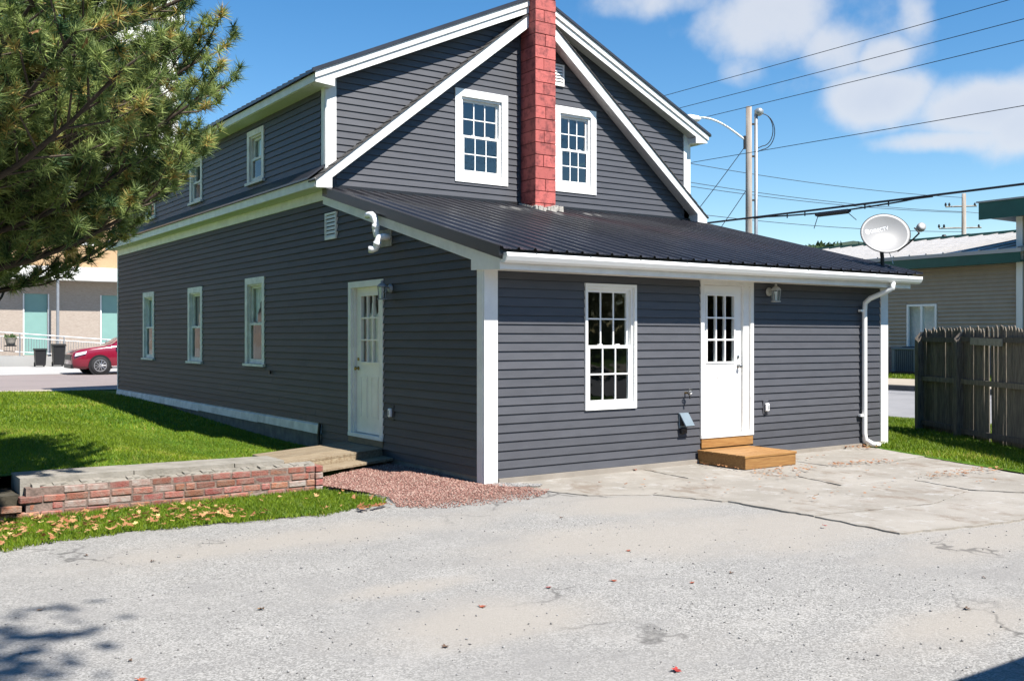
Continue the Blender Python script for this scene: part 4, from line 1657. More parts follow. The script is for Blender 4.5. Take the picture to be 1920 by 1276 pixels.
# ------------------------------------------------------------------ fence
P0, P1, P2, P3 = Vector((10.08, .92, 0)), Vector((9.53, -.17, 0)), Vector((8.20, -2.15, 0)), Vector((6.95, -4.0, 0))
FZ = .02
fe = T('picket_fence', (9.5, -.2, FZ), 'weathered grey stockade fence with pointed pickets and missing boards', 'fence')
rf = random.Random(21)
for (A, B, post) in ((P0, P1, True), (P1, P2, True), (P2, P3, True)):
    d = (B - A).normalized()
    nrm = Vector((d.y, -d.x, 0))
    if nrm.dot(Vector((-6.3, -9.6, 0)) - A) < 0:
        nrm = -nrm
    ang = math.atan2(d.y, d.x)
    L_ = (B - A).length
    # post with a slant-cut top
    h = 1.80 + rf.uniform(-.02, .02)
    c = A + nrm * .05
    e1, e2 = d * .055, nrm * .055
    base = [c - e1 - e2, c + e1 - e2, c + e1 + e2, c - e1 + e2]
    fe.add(MB().hexa([(p.x, p.y, FZ - .1) for p in base] + [(base[0].x, base[0].y, h + .02), (base[1].x, base[1].y, h + .02), (base[2].x, base[2].y, h - .16), (base[3].x, base[3].y, h - .10)]), 'post', 'wood_grey')
    for z in (1.66, .97, .16):
        sag = rf.uniform(-.03, .03)
        q0, q1 = A + nrm * .02 + d * .02, B + nrm * .02 - d * .02
        mid_ = (q0 + q1) / 2
        fe.add(MB().obox((mid_.x, mid_.y, z + sag / 2), (L_ - .05, .038, .085), ang, rf.uniform(-.05, .05), math.atan2(sag, L_)), 'rail', 'wood_grey')
    s_ = .045
    k = 0
    while s_ < L_ - .05:
        w_ = rf.uniform(.078, .096)
        p = A + d * (s_ + w_ / 2) - nrm * .016
        frac = s_ / L_
        gap = (A is P1 and .36 < frac < .42)
        top = 1.87 + rf.uniform(-.03, .03) - (.05 if A is P2 else 0)
        if not gap:
            hw_ = w_ / 2
            prof = [(-hw_, FZ - .02 + rf.uniform(0, .05)), (hw_, FZ - .02 + rf.uniform(0, .05)), (hw_ * .98, top - .07), (hw_ * .35, top - .01), (0, top), (-hw_ * .35, top - .01), (-hw_ * .98, top - .07)]
            lean = rf.uniform(-.008, .008) if not (A is P1 and .3 < frac < .55) else rf.uniform(-.03, .03)
            fe.add(MB().prism(prof, lambda u_, w__, q: tuple(p + d * (u_ + lean * w__) + nrm * q + Vector((0, 0, w__))), -.008, .008), 'picket', 'wood_grey')
        s_ += w_ + (rf.uniform(-.004, .004) if rf.random() > .07 else rf.uniform(.010, .020))
        k += 1
A = P1
d = (P2 - P1).normalized()
nrm = Vector((-.83, .557, 0))
c = A + d * .95 + nrm * .055
fe.add(MB().obox((c.x, c.y, 1.635), (1.02, .022, .115), math.atan2(d.y, d.x), 0, .018), 'patch_board', 'wood_cut')

# ------------------------------------------------------------------ satellite dish on the roof corner
DC = Vector((7.46, -.12, 3.33))
dish = T('satellite_dish', (7.58, .0, lean_z(0)), 'pale grey satellite dish with white lettering on the roof corner', 'satellite dish')
face = (Vector((-.50, -.86, .40))).normalized()        # pointing direction
rr_ = face.cross(Vector((0, 0, 1))).normalized()         # to the right seen from behind -> flip below
if rr_.dot(Vector((1, 0, 0))) < 0:
    rr_ = -rr_
uu_ = rr_.cross(face).normalized()
if uu_.z < 0:
    uu_ = -uu_
sk = R(14)
ax = rr_ * math.cos(sk) + uu_ * math.sin(sk)
ay = uu_ * math.cos(sk) - rr_ * math.sin(sk)


def dpt(a, b, off=0.):
    """a,b in metres on the dish plane; bowl depth follows a paraboloid"""
    r2 = (a / .41) ** 2 + (b / .335) ** 2
    return DC + ax * a + ay * b + face * (.085 * r2 - .05 + off)


mb = MB()
rings, seg = 9, 40
for side in (0, 1):
    n0 = len(mb.v)
    mb.v.append(tuple(dpt(0, 0, -.012 * side)))
    for i in range(1, rings + 1):
        for k in range(seg):
            th = 2 * math.pi * k / seg
            mb.v.append(tuple(dpt(.41 * i / rings * math.cos(th), .335 * i / rings * math.sin(th), -.012 * side)))
    for k in range(seg):
        mb.f.append((n0, n0 + 1 + k, n0 + 1 + (k + 1) % seg))
        for i in range(rings - 1):
            a = n0 + 1 + i * seg + k
            b = n0 + 1 + i * seg + (k + 1) % seg
            mb.f.append((a, a + seg, b + seg, b))
e0_, e1_ = 1 + (rings - 1) * seg, 1 + rings * seg + 1 + (rings - 1) * seg
for k in range(seg):
    mb.f.append((e0_ + k, e0_ + (k + 1) % seg, e1_ + (k + 1) % seg, e1_ + k))
reflector = dish.add(mb, 'reflector', 'dish_face', smooth=True)
rim = MB().tube([dpt(.412 * math.cos(q), .337 * math.sin(q), -.004) for q in np.linspace(0, 2 * math.pi, 49)], .006, 5)
dish.add(rim, 'rim', 'dark_iron', of=None)


def letters(txt, size, place, name, mat, parent):
    cu = bpy.data.curves.new('letters', 'FONT')
    cu.body = txt
    cu.size = size
    cu.space_character = 1.05
    tmp = bpy.data.objects.new('letters', cu)
    me = bpy.data.meshes.new_from_object(tmp)
    bpy.data.objects.remove(tmp)
    bpy.data.curves.remove(cu)
    for v_ in me.vertices:
        v_.co = place(v_.co.x, v_.co.y)
    return under(finish(name, me, mat), parent)


letters('DIRECTV', .085, lambda a, b: dpt(-.20 + a * .92, .075 + b, .003), 'lettering', 'dish_print', reflector)
# round emblem before the letters: ring with a sweep across it
em = MB()
for q in np.linspace(0, 2 * math.pi, 25)[:-1]:
    q2 = q + 2 * math.pi / 24
    em.add([dpt(-.255 + r_ * math.cos(a_), .105 + r_ * math.sin(a_), .003) for r_, a_ in ((.024, q), (.042, q), (.042, q2), (.024, q2))], [(0, 1, 2, 3)])
em.add([dpt(-.285, .100, .0035), dpt(-.225, .118, .0035), dpt(-.225, .106, .0035), dpt(-.285, .090, .0035)], [(0, 1, 2, 3)])
under(em.build('emblem', 'dish_print'), reflector)
foot = Vector((7.58, .0, lean_z(0) + .02))
dish.add(MB().tube([foot, foot + Vector((-.01, 0, .14)), foot + Vector((-.03, -.0, .25)), DC - face * .10 - ay * .10], [.030, .030, .030, .026], 10), 'mast', 'dark_iron')
dish.add(MB().obox(tuple(foot + Vector((0, .02, .004))), (.20, .12, .03), 0, math.atan(.2626)), 'mount_plate', 'dark_iron')
dish.add(MB().obox(tuple(DC - face * .17), (.10, .10, .18), math.atan2(face.y, face.x)), 'bracket', 'galvanised')
L0_, L1_ = dpt(.03, -.36, -.02), DC + face * .42 + rr_ * .33 - uu_ * .20
lowr = dpt(.06, -.34, -.01)
dish.add(MB().tube([lowr, lowr + (L1_ - lowr) * .5 - uu_ * .02, L1_], .013, 8), 'arm', 'dark_iron')
dish.add(MB().tube([L1_, L1_ + uu_ * .05 - rr_ * .03, L1_ + uu_ * .10 - rr_ * .05 - face * .02], .014, 6), 'arm_fork', 'dark_iron')
M = (-face).to_track_quat('Z', 'Y').to_matrix()
dish.add(MB().lathe([(.040, -.05), (.062, -.045), (.070, -.01), (.066, .03), (.045, .04)], L1_ + uu_ * .10 + rr_ * .045, 14, M=M), 'receiver_head', 'dish_face', smooth=True)
dish.add(MB().tube([foot + Vector((.0, -.0, .05)), foot + Vector((-.30, .10, .03)), foot + Vector((-.62, .16, .045))], .008, 5), 'brace', 'dark_iron')
dish.add(MB().tube([DC - face * .08 - ay * .2, foot + Vector((.10, -.05, .22)), foot + Vector((.13, -.08, .10)), foot + Vector((.10, -.12, .03))], .006, 5), 'cable', 'curtain')

# ------------------------------------------------------------------ neighbour across the side street
nb = T('beige_building', (26, 10, .5), 'beige clapboard building with green trim and white metal roof across the side street', 'building')
NX = 24.5


def nbF(u_, z_, n_):
    return (NX - n_, u_, z_)


NW = (9.60, 10.72, 1.32, 2.84)
w = wall_mesh('wall', nbF, (.45, 4.05), lambda z: (6.85, 34), [NW], .2, 'beige_siding', None)
under(w, nb.o)
mj = MB()
k = 0
z = 1.38
while z < 4.0:
    for l, r_ in cut(6.9, 34, [(NW[0] - .02, NW[1] + .02)] if z < NW[3] - .02 else []):
        mj.hexa([nbF(l, z, .001), nbF(r_, z, .001), nbF(r_, z, .06), nbF(l, z, .06), nbF(l, z + .115, .001), nbF(r_, z + .115, .001), nbF(r_, z + .115, .004), nbF(l, z + .115, .004)])
    z += .13
sb_ = mj.build('siding_boards', 'beige_siding')
stuff(sb_)
under(sb_, w)
nb.add(MB().box(NX - .035, NX - .002, 6.9, 34, .40, 1.36), 'brick_base', 'purple_brick')
f_ = MB()
for q in ((NW[0], NW[0] + .07, NW[2], NW[3]), (NW[1] - .07, NW[1], NW[2], NW[3]), (NW[0] + .07, NW[1] - .07, NW[3] - .07, NW[3]), (NW[0] + .07, NW[1] - .07, NW[2], NW[2] + .07), (10.12, 10.20, NW[2] + .07, NW[3] - .07)):
    fbox(f_, nbF, *q, -.06, .05)
wn = nb.add(f_, 'window', 'vinyl')
for a, b in ((NW[0] + .07, 10.12), (10.20, NW[1] - .07)):
    under(pane(nbF, a, b, NW[2] + .07, NW[3] - .07, -.015, 'glass_side', None), wn)
nb.add(MB().box(NX + .2, NX + .25, 9.4, 10.9, 1.2, 3.0), 'window_blind', 'curtain')
nb.add(MB().box(NX - .62, NX - .02, 6.5, 34, 4.05, 4.10), 'soffit', 'green_trim')
nb.add(MB().box(NX - .66, NX - .62, 6.45, 34, 4.02, 4.44), 'fascia', 'green_trim')
roofp = [(NX - .70, 4.45), (NX + 7.5, 5.75), (NX + 15, 4.45), (NX + 15, 4.30), (NX - .70, 4.30)]
rf_ = nb.add(MB().prism([(NX - .70, 4.45), (NX + 7.2, 5.78), (NX + 7.2, 5.66), (NX - .70, 4.33)], lambda a, b, q: (a, q, b), 6.4, 34), 'roof', 'white_roof')
m_ = MB()
y = 6.5
while y < 33:
    m_.prism([(NX - .70, 4.452), (NX + 7.2, 5.782), (NX + 7.2, 5.82), (NX - .70, 4.49)], lambda a, b, q: (a, q, b), y, y + .05)
    y += .61
rs = m_.build('roof_ribs', 'white_roof')
stuff(rs)
under(rs, rf_)
nb.add(MB().box(NX + 7.0, NX + 7.4, 6.3, 34, 5.74, 5.86), 'ridge_cap', 'green_trim')
nb.add(MB().box(NX + .2, NX + 7.2, 6.86, 7.0, .4, 4.4), 'end_wall', 'beige_siding')
# taller front block
nb.add(MB().box(NX - .15, NX + 9, -14, 6.80, .35, 5.48), 'tall_block', 'cream')
m_ = MB()
for i in range(34):
    m_.box(NX - .168, NX - .152, 6.62 - i * .6, 6.66 - i * .6, .5, 5.45)
nb.add(m_, 'batten', 'cream')
nb.add(MB().box(NX - .19, NX - .14, 6.62, 6.82, .4, 5.47), 'corner_board', 'far_white')
nb.add(MB().box(NX - .75, NX - .70, -14.2, 7.72, 5.42, 5.95), 'fascia', 'green_trim')
nb.add(MB().box(NX - .70, NX + 9.3, -14.2, 7.68, 5.49, 5.56), 'soffit', 'green_trim')
nb.add(MB().box(NX - .70, NX + 9.3, 7.64, 7.70, 5.56, 5.95), 'fascia', 'green_trim')
nb.add(MB().hexa([(NX - .80, -14.3, 5.95), (NX + 9.4, -14.3, 6.7), (NX + 9.4, 7.78, 6.7), (NX - .80, 7.78, 5.95), (NX - .80, -14.3, 6.0), (NX + 9.4, -14.3, 6.76), (NX + 9.4, 7.78, 6.76), (NX - .80, 7.78, 6.0)]), 'roof', 'white_roof')

ac = T('air_conditioner', (23.9, 10.15, .5), 'blue-grey air conditioning unit on the grass by the beige building', 'air conditioner')
ac.add(MB().box(23.45, 24.30, 9.70, 10.60, .50, .58), 'base', 'dark_iron')
ac.add(MB().box(23.47, 24.28, 9.72, 10.58, .58, 1.30), 'coil', 'room_dark')
for x0, y0 in ((23.44, 9.69), (23.44, 10.50), (24.20, 9.69), (24.20, 10.50)):
    ac.add(MB().box(x0, x0 + .11, y0, y0 + .11, .56, 1.33), 'corner_post', 'ac_blue')
ac.add(MB().box(23.42, 24.33, 9.67, 10.63, 1.30, 1.38), 'top_cover', 'ac_blue', bevel=.02)
for k in range(9):
    y = 9.85 + k * .075
    ac.add(MB().box(23.448, 23.468, y, y + .022, .58, 1.30), 'grille_bar', 'ac_blue')
for k in range(9):
    x = 23.58 + k * .07
    ac.add(MB().box(x, x + .022, 9.698, 9.718, .58, 1.30), 'grille_bar', 'ac_blue')
ac.add(MB().lathe([(.30, 0), (.30, .02), (.24, .03)], (23.87, 10.15, 1.38), 20), 'fan_guard', 'dark_iron')

# ------------------------------------------------------------------ poles and wires
PB = Vector((19.79, 13.65, .40))
po = T('utility_pole', tuple(PB), 'wooden utility pole with a curved street lamp arm and metal conduit', 'utility pole')
po.add(MB().tube([PB + Vector((0, 0, h)) for h in (0, 3, 6, 9.2)], [.135, .125, .112, .10], 14), 'shaft', 'pole_wood', smooth=True)
lat = Vector((.82, -.572, 0))
cpos = PB + lat * .24 - Vector((.572, .82, 0)) * .02
po.add(MB().tube([cpos + Vector((0, 0, h)) for h in (0, 4, 8.95)], .062, 10), 'conduit', 'galvanised', smooth=True)
for h in (2.2, 4.2, 6.0, 7.5, 8.6):
    po.add(MB().obox(tuple(PB + lat * .12 + Vector((0, 0, h))), (.36, .10, .05), math.atan2(lat.y, lat.x)), 'strap', 'dark_iron')
# curved arm to the left
pts = []
for i in range(12):
    q = i / 11
    pts.append(PB - lat * (.12 + 1.55 * q) + Vector((0, 0, 8.05 + .78 * math.sin(q * math.pi * .5))))
po.add(MB().tube(pts, .035, 8), 'lamp_arm', 'lamp_white', smooth=True)
hd = PB - lat * 2.0 + Vector((0, 0, 8.79))
po.add(MB().lathe([(.03, -.36), (.10, -.28), (.15, 0), (.13, .26), (.05, .36)], hd, 12, M=(-lat).to_track_quat('Z', 'Y').to_matrix()), 'lamp_head', 'lamp_white', smooth=True)
# weatherhead with drooping leads on the right
wh = cpos + Vector((0, 0, 9.0)) + lat * .10
po.add(MB().lathe([(.06, -.12), (.15, -.05), (.16, .06), (.08, .14)], wh, 12), 'weatherhead', 'galvanised', smooth=True)
for dz, wd in ((0, .36), (-.12, .42)):
    lp = []
    for i in range(14):
        q = i / 13 * math.pi
        lp.append(wh + lat * (.12 + wd * math.sin(q)) + Vector((0, 0, -.05 - .55 * (1 - math.cos(q)) + dz * (i / 13))))
    lp.append(cpos + Vector((0, 0, 7.75 + dz)))
    po.add(MB().tube(lp, .016, 5), 'service_lead', 'wire')
po.add(MB().tube([PB - lat * .14 + Vector((0, 0, 7.75)), PB - lat * .14 + Vector((0, 0, 8.2))], .05, 6), 'arm_bracket', 'dark_iron')


def wire(name, pts, r, label, sag=0., group='overhead wires', n=14):
    P = []
    a, b = Vector(pts[0]), Vector(pts[1])
    for i in range(n + 1):
        q = i / n
        p = a.lerp(b, q)
        p.z -= sag * 4 * q * (1 - q)
        P.append(p)
    return tag(MB().tube(P, r, 5).build(name, 'wire'), label, 'wire', group)


for zz, xx, lb in ((10.75, 19.3, 'highest of the three parallel power lines crossing the clouds'), (10.15, 19.3, 'middle of the three parallel power lines crossing the clouds'), (9.60, 19.3, 'lowest of the three parallel power lines crossing the clouds')):
    wire('power_line', ((xx, -26, zz - .15), (xx, 52, zz + .35)), .011, lb, .25)
wire('phone_line', ((19.3, -26, 7.2), (19.3, 52, 8.9)), .011, 'single thin wire passing behind the pole below the clouds', .15)
# thick cable with splice case
ca = T('cable_bundle', (19.3, 12, 5.7), 'thick black cable with a splice case hanging over the satellite dish', 'cable', 'overhead wires')


def cab(y):
    q = (y + 26) / 78
    return Vector((19.3, y, 5.62 + .45 * q - .35 * 4 * q * (1 - q) + .22))


ca.add(MB().tube([cab(y) for y in np.linspace(-26, 52, 40)], .034, 7), 'cable', 'wire')
ca.add(MB().tube([cab(y) - Vector((0, 0, .03 + .10 * max(0, 1 - abs(y - 9.7) / 2.6) ** .6)) for y in np.linspace(6.5, 13, 24)], .026, 6), 'lower_cable', 'wire')
ca.add(MB().tube([cab(y) - Vector((0, 0, .16)) for y in (9.2, 9.3, 10.4, 10.5)], [.03, .075, .075, .03], 8), 'splice_case', 'wire')
for y in (7.9, 8.7, 10.9, 11.6):
    ca.add(MB().tube([cab(y), cab(y) - Vector((0, 0, .15))], .022, 5), 'spacer', 'wire')
ca.add(MB().tube([cab(10.4) - Vector((0, 0, .2)), cab(10.55) - Vector((0, 0, .58))], .012, 5), 'loose_end', 'wire')
ca.add(MB().tube([cab(9.3) - Vector((0, 0, .2)), cab(9.0) - Vector((0, 0, .45))], .012, 5), 'loose_end', 'wire')
# lines dropping from the pole to the house side
wire('guy_wire', (tuple(PB - lat * .12 + Vector((0, 0, 7.85))), (17.0, 16.2, 3.6)), .013, 'upper slack line slanting down left from the lamp arm', .12)
wire('guy_wire', (tuple(PB - lat * .12 + Vector((0, 0, 6.3))), (18.2, 15.0, 3.9)), .013, 'lower short line slanting down left from the pole shaft', .05)

p2 = Vector((50.4, 24.0, .4))
q2 = T('distant_pole', tuple(p2), 'small distant utility pole with crossarms above the white roof', 'utility pole')
q2.add(MB().tube([p2, p2 + Vector((0, 0, 5)), p2 + Vector((0, 0, 10))], [.17, .15, .12], 10), 'shaft', 'pole_wood', smooth=True)
for h, w_ in ((9.2, 1.1), (7.9, 1.5)):
    q2.add(MB().tube([p2 - lat * w_ + Vector((0, 0, h)), p2 + lat * w_ * .7 + Vector((0, 0, h + .05))], .05, 6), 'crossarm', 'pole_wood')
    for s_ in (-w_, -w_ * .8, w_ * .6):
        q2.add(MB().lathe([(.05, 0), (.07, .08), (.04, .2)], p2 + lat * s_ + Vector((0, 0, h + .04)), 8), 'insulator', 'dark_iron')
q2.add(MB().lathe([(.14, 0), (.16, .1), (.16, .6), (.1, .72)], p2 - lat * 1.2 + Vector((0, 0, 6.8)), 10), 'transformer', 'dark_iron', smooth=True)
lp = Vector((24.0, 26.0, 0))
for zz, zb_, lb in ((10.3, 10.15, 'upper faint wire running from behind the house to the distant pole'), (9.35, 9.3, 'second faint wire running from behind the house to the distant pole'), (9.12, 9.25, 'third faint wire running from behind the house to the distant pole'), (7.75, 8.1, 'lowest faint wire running from behind the house to the distant pole')):
    wire('distant_wire', ((24.0, 26.0, zz + .3), (50.4, 24.0, zb_)), .016, lb, .35)
for zz, lb in ((9.3, 'upper of the two wires leaving the distant pole to the right'), (8.0, 'lower of the two wires leaving the distant pole to the right')):
    wire('distant_wire', ((50.4, 24.0, zz), (75, 9, zz - .6)), .016, lb, .4)

# ------------------------------------------------------------------ across the front street
fb = T('brick_building', (-8, 43, .45), 'tan brick building with aqua panels and a white canopy across the street', 'building')
FY = 41.0


def fbF(u_, z_, n_):
    return (u_, FY - n_, z_)


pan = [(x, x + 1.0) for x in (1.48, 4.86, 8.2, -1.9, -5.2, -8.6, -12, -15.4, -18.8)]
w = wall_mesh('ground_wall', fbF, (.3, 4.5), lambda z: (-34, 16), [(a, b, .9, 3.75) for a, b in pan], .25, 'far_brick', None)
under(w, fb.o)
for a, b in pan:
    p_ = MB()
    fbox(p_, fbF, a, b, .9, 3.75, -.12, -.06)
    fb.add(p_, 'panel', 'aqua_panel')
    p_ = MB()
    fbox(p_, fbF, a - .06, a + .0, .9, 3.75, -.10, .03)
    fbox(p_, fbF, b, b + .06, .9, 3.75, -.10, .03)
    fb.add(p_, 'panel_frame', 'far_white')
uw = [(3.75 - 5.4 * i, 4.72 - 5.4 * i, 6.2, 7.55) for i in range(6)] + [(3.75 + 5.4, 4.72 + 5.4, 6.2, 7.55)]
w = wall_mesh('upper_wall', fbF, (4.9, 8.25), lambda z: (-34, 16), uw, .25, 'far_brick_orange', None)
under(w, fb.o)
for o_ in uw:
    f_ = MB()
    for q in ((o_[0] - .05, o_[0] + .05, o_[2], o_[3]), (o_[1] - .05, o_[1] + .05, o_[2], o_[3]), (o_[0] + .05, o_[1] - .05, o_[3] - .06, o_[3]), (o_[0] + .05, o_[1] - .05, o_[2] - .08, o_[2] + .05)):
        fbox(f_, fbF, *q, -.12, .03)
    wn = fb.add(f_, 'window', 'far_white')
    under(pane(fbF, o_[0] + .05, o_[1] - .05, o_[2] + .05, o_[3] - .06, -.085, 'car_glass', None), wn)
fb.add(MB().box(-34, 16, FY - 1.0, FY - .01, 4.38, 5.0), 'canopy', 'far_white')
fb.add(MB().box(-34.1, 16.1, FY - .08, FY + .4, 8.25, 8.42), 'parapet_cap', 'far_white')
fb.add(MB().box(-34, 16, FY + .3, FY + 9, .3, 8.1), 'rear_block', 'far_brick')
for x in (2.75, -4.2, -11, 9.8):
    fb.add(MB().tube([(x, FY - .9, .4), (x, FY - .9, 4.38)], .07, 8), 'canopy_post', 'railing')
# ramp wall
fb.add(MB().prism([(-14, .40), (7, .40), (7, .70), (-14, 1.35)], lambda a, b, q: (a, q, b), 39.2, 40.6), 'ramp', 'pave_white')
ra = T('ramp_railing', (-2, 39.3, 1), 'grey metal railing descending along the ramp across the street', 'railing')
rz = lambda x: 1.03 - (x - .25) * .075 if x < 8 else .45
for h in (.92, .74, .10):
    ra.add(MB().tube([(-14, 39.3, rz(-14) + h), (7, 39.3, rz(7) + h)], .024 if h > .8 else .016, 6), 'rail', 'railing')
for k in range(12):
    x = -13.6 + k * 1.83
    ra.add(MB().tube([(x, 39.3, rz(x) - .1), (x, 39.3, rz(x) + .93)], .03, 6), 'post', 'railing')
bl = MB()
x = -14
while x < 7:
    bl.tube([(x, 39.3, rz(x) + .1), (x, 39.3, rz(x) + .74)], .010, 4, False)
    x += .11
stuff(ra.add(bl, 'balusters', 'railing'))

for (bx, by, w_, d_, h_, lb) in ((1.68, 38.15, .46, .50, .80, 'shorter wide black wheeled bin on the pavement beside a taller bin'), (2.43, 38.2, .50, .54, 1.0, 'taller black wheeled bin between the red car and a shorter bin')):
    z0 = .435
    b_ = T('wheeled_bin', (bx, by, z0), lb, 'bin', 'bins across the street')
    tp = .84
    b_.add(MB().hexa([(bx - w_ / 2 * tp, by - d_ / 2 * tp, z0 + .05), (bx + w_ / 2 * tp, by - d_ / 2 * tp, z0 + .05), (bx + w_ / 2 * tp, by + d_ / 2 * tp, z0 + .05), (bx - w_ / 2 * tp, by + d_ / 2 * tp, z0 + .05),
                      (bx - w_ / 2, by - d_ / 2, z0 + h_ * .9), (bx + w_ / 2, by - d_ / 2, z0 + h_ * .9), (bx + w_ / 2, by + d_ / 2, z0 + h_ * .9), (bx - w_ / 2, by + d_ / 2, z0 + h_ * .9)]), 'body', 'black_plastic', bevel=.02)
    b_.add(MB().prism([(-d_ / 2 - .04, .9 * h_), (d_ / 2 + .03, .9 * h_), (d_ / 2 + .03, .93 * h_), (d_ * .2, h_), (-d_ * .3, .98 * h_), (-d_ / 2 - .04, .93 * h_)], lambda a, b, q: (q, by + a, z0 + b), bx - w_ / 2 - .03, bx + w_ / 2 + .03), 'lid', 'black_plastic')
    for s_ in (-1, 1):
        b_.add(MB().lathe([(.10, -.025), (.10, .025)], (bx + s_ * w_ * .40, by + d_ * .42, z0 + .10), 14, axis='X'), 'wheel', 'tyre')
    b_.add(MB().tube([(bx - w_ * .3, by + d_ / 2 + .06, z0 + h_ * .9), (bx + w_ * .3, by + d_ / 2 + .06, z0 + h_ * .9)], .016, 6), 'handle', 'black_plastic')


# red car, nose to the left
def car():
    X0, Y0, Z0 = 1.50, 31.25, .30
    c = T('parked_car', (3.7, Y0, Z0), 'dark red hatchback parked at the kerb, nose to the left', 'car')
    # stations along the length: (x, half width, bottom z, belt z, roof z, roof half width)
    st = [(.00, .62, .34, .66, .70, .55), (.06, .74, .26, .80, .84, .66), (.30, .83, .22, .92, .96, .74), (.70, .875, .22, 1.00, 1.03, .76), (1.15, .89, .22, 1.06, 1.085, .74),
          (1.45, .895, .22, 1.09, 1.16, .70), (1.80, .90, .22, 1.10, 1.40, .66), (2.25, .90, .22, 1.11, 1.60, .62), (2.8, .90, .22, 1.12, 1.66, .61), (3.4, .90, .22, 1.13, 1.64, .60), (3.9, .89, .22, 1.13, 1.54, .58), (4.2, .87, .24, 1.12, 1.30, .60), (4.42, .82, .30, 1.02, 1.06, .66), (4.50, .72, .42, .90, .94, .60)]
    mb = MB()
    ring = 14
    for (x, hw, zb_, zm, zr, rw) in st:
        sec = [(hw * .90, zb_), (hw * .98, zb_ + .12), (hw, (zb_ + zm) / 2 + .03), (hw * .985, zm - .06), (hw * .94, zm), (rw + (hw * .94 - rw) * .25, zm + (zr - zm) * .75), (rw * .86, zr)]
        full = [(-a, b) for a, b in sec] + [(a, b) for a, b in reversed(sec)]
        for a, b in full:
            mb.v.append((X0 + x, Y0 + a, Z0 + b))
    n = len(st)
    for i in range(n - 1):
        for k in range(ring):
            a = i * ring + k
            b = i * ring + (k + 1) % ring
            mb.f.append((a, b, b + ring, a + ring))
    mb.f.append(tuple(range(ring)))
    mb.f.append(tuple((n - 1) * ring + k for k in range(ring - 1, -1, -1)))
    body = c.add(mb, 'body', 'car_paint', smooth=True)
    # wheel arches and wheels
    for x in (.96, 3.58):
        for s_ in (-1, 1):
            y = Y0 + s_ * .80
            yo = Y0 + s_ * .905
            c.add(MB().lathe([(.41, -.012), (.41, .012)], (X0 + x, yo, Z0 + .35), 28, axis='Y'), 'wheel_arch', 'black_plastic')
            wl = c.add(MB().lathe([(.22, -.125), (.31, -.125), (.345, -.09), (.345, .09), (.31, .125), (.22, .125)], (X0 + x, yo - s_ * .085, Z0 + .345), 28, axis='Y'), 'wheel', 'tyre', smooth=True)
            rim_ = MB().lathe([(.225, -.01), (.235, .012), (.205, .014), (.20, -.008)], (X0 + x, yo + s_ * .045, Z0 + .345), 28, axis='Y')
            for k in range(10):
                q = k * math.pi / 5
                a, b = math.cos(q), math.sin(q)
                rim_.tube([(X0 + x + a * .03, yo + s_ * .048, Z0 + .345 + b * .03), (X0 + x + a * .21, yo + s_ * .050, Z0 + .345 + b * .21)], [.022, .014], 5)
            rim_.lathe([(.05, -.02), (.05, .02)], (X0 + x, yo + s_ * .048, Z0 + .345), 12, axis='Y')
            under(rim_.build('rim', 'rim'), wl)
    for s_ in (-1, 1):
        hl = MB()
        y = Y0 + s_ * .66
        hl.hexa([(X0 + .08, y - .16, Z0 + .70), (X0 + .46, Y0 + s_ * .865 - .02, Z0 + .80), (X0 + .46, Y0 + s_ * .865 + .02, Z0 + .80), (X0 + .08, y + .10, Z0 + .70),
                 (X0 + .12, y - .16, Z0 + .82), (X0 + .50, Y0 + s_ * .84 - .02, Z0 + .90), (X0 + .50, Y0 + s_ * .845 + .02, Z0 + .90), (X0 + .12, y + .10, Z0 + .82)])
        c.add(hl, 'headlight', 'headlight')
    c.add(MB().box(X0 - .012, X0 + .08, Y0 - .52, Y0 + .52, Z0 + .56, Z0 + .76), 'grille', 'black_plastic')
    c.add(MB().box(X0 - .03, X0 + .12, Y0 - .66, Y0 + .66, Z0 + .24, Z0 + .40), 'lower_bumper', 'black_plastic', bevel=.03)
    # glass house
    c.add(MB().hexa([(X0 + 1.42, Y0 - .74, Z0 + 1.115), (X0 + 1.42, Y0 + .74, Z0 + 1.115), (X0 + 2.20, Y0 + .60, Z0 + 1.575), (X0 + 2.20, Y0 - .60, Z0 + 1.575),
                     (X0 + 1.44, Y0 - .74, Z0 + 1.15), (X0 + 1.44, Y0 + .74, Z0 + 1.15), (X0 + 2.2, Y0 + .60, Z0 + 1.61), (X0 + 2.2, Y0 - .60, Z0 + 1.61)]), 'windscreen', 'car_glass')
    for s_ in (-1, 1):
        for a, b in ((1.62, 2.62), (2.72, 3.72)):
            c.add(MB().hexa([(X0 + a, Y0 + s_ * .852, Z0 + 1.14), (X0 + b, Y0 + s_ * .852, Z0 + 1.15), (X0 + b, Y0 + s_ * .70, Z0 + 1.52), (X0 + a + .42 * (a < 2), Y0 + s_ * .71, Z0 + 1.50),
                             (X0 + a, Y0 + s_ * .866, Z0 + 1.14), (X0 + b, Y0 + s_ * .866, Z0 + 1.15), (X0 + b, Y0 + s_ * .714, Z0 + 1.52), (X0 + a + .42 * (a < 2), Y0 + s_ * .724, Z0 + 1.50)]), 'side_window', 'car_glass')
        c.add(MB().obox((X0 + 1.62, Y0 + s_ * 1.0, Z0 + 1.16), (.10, .17, .13)), 'mirror', 'car_paint', bevel=.03)
        c.add(MB().box(X0 + 1.4, X0 + 3.2, Y0 + s_ * .89 - .02, Y0 + s_ * .89 + .02, Z0 + .22, Z0 + .29), 'side_skirt', 'rim')


car()

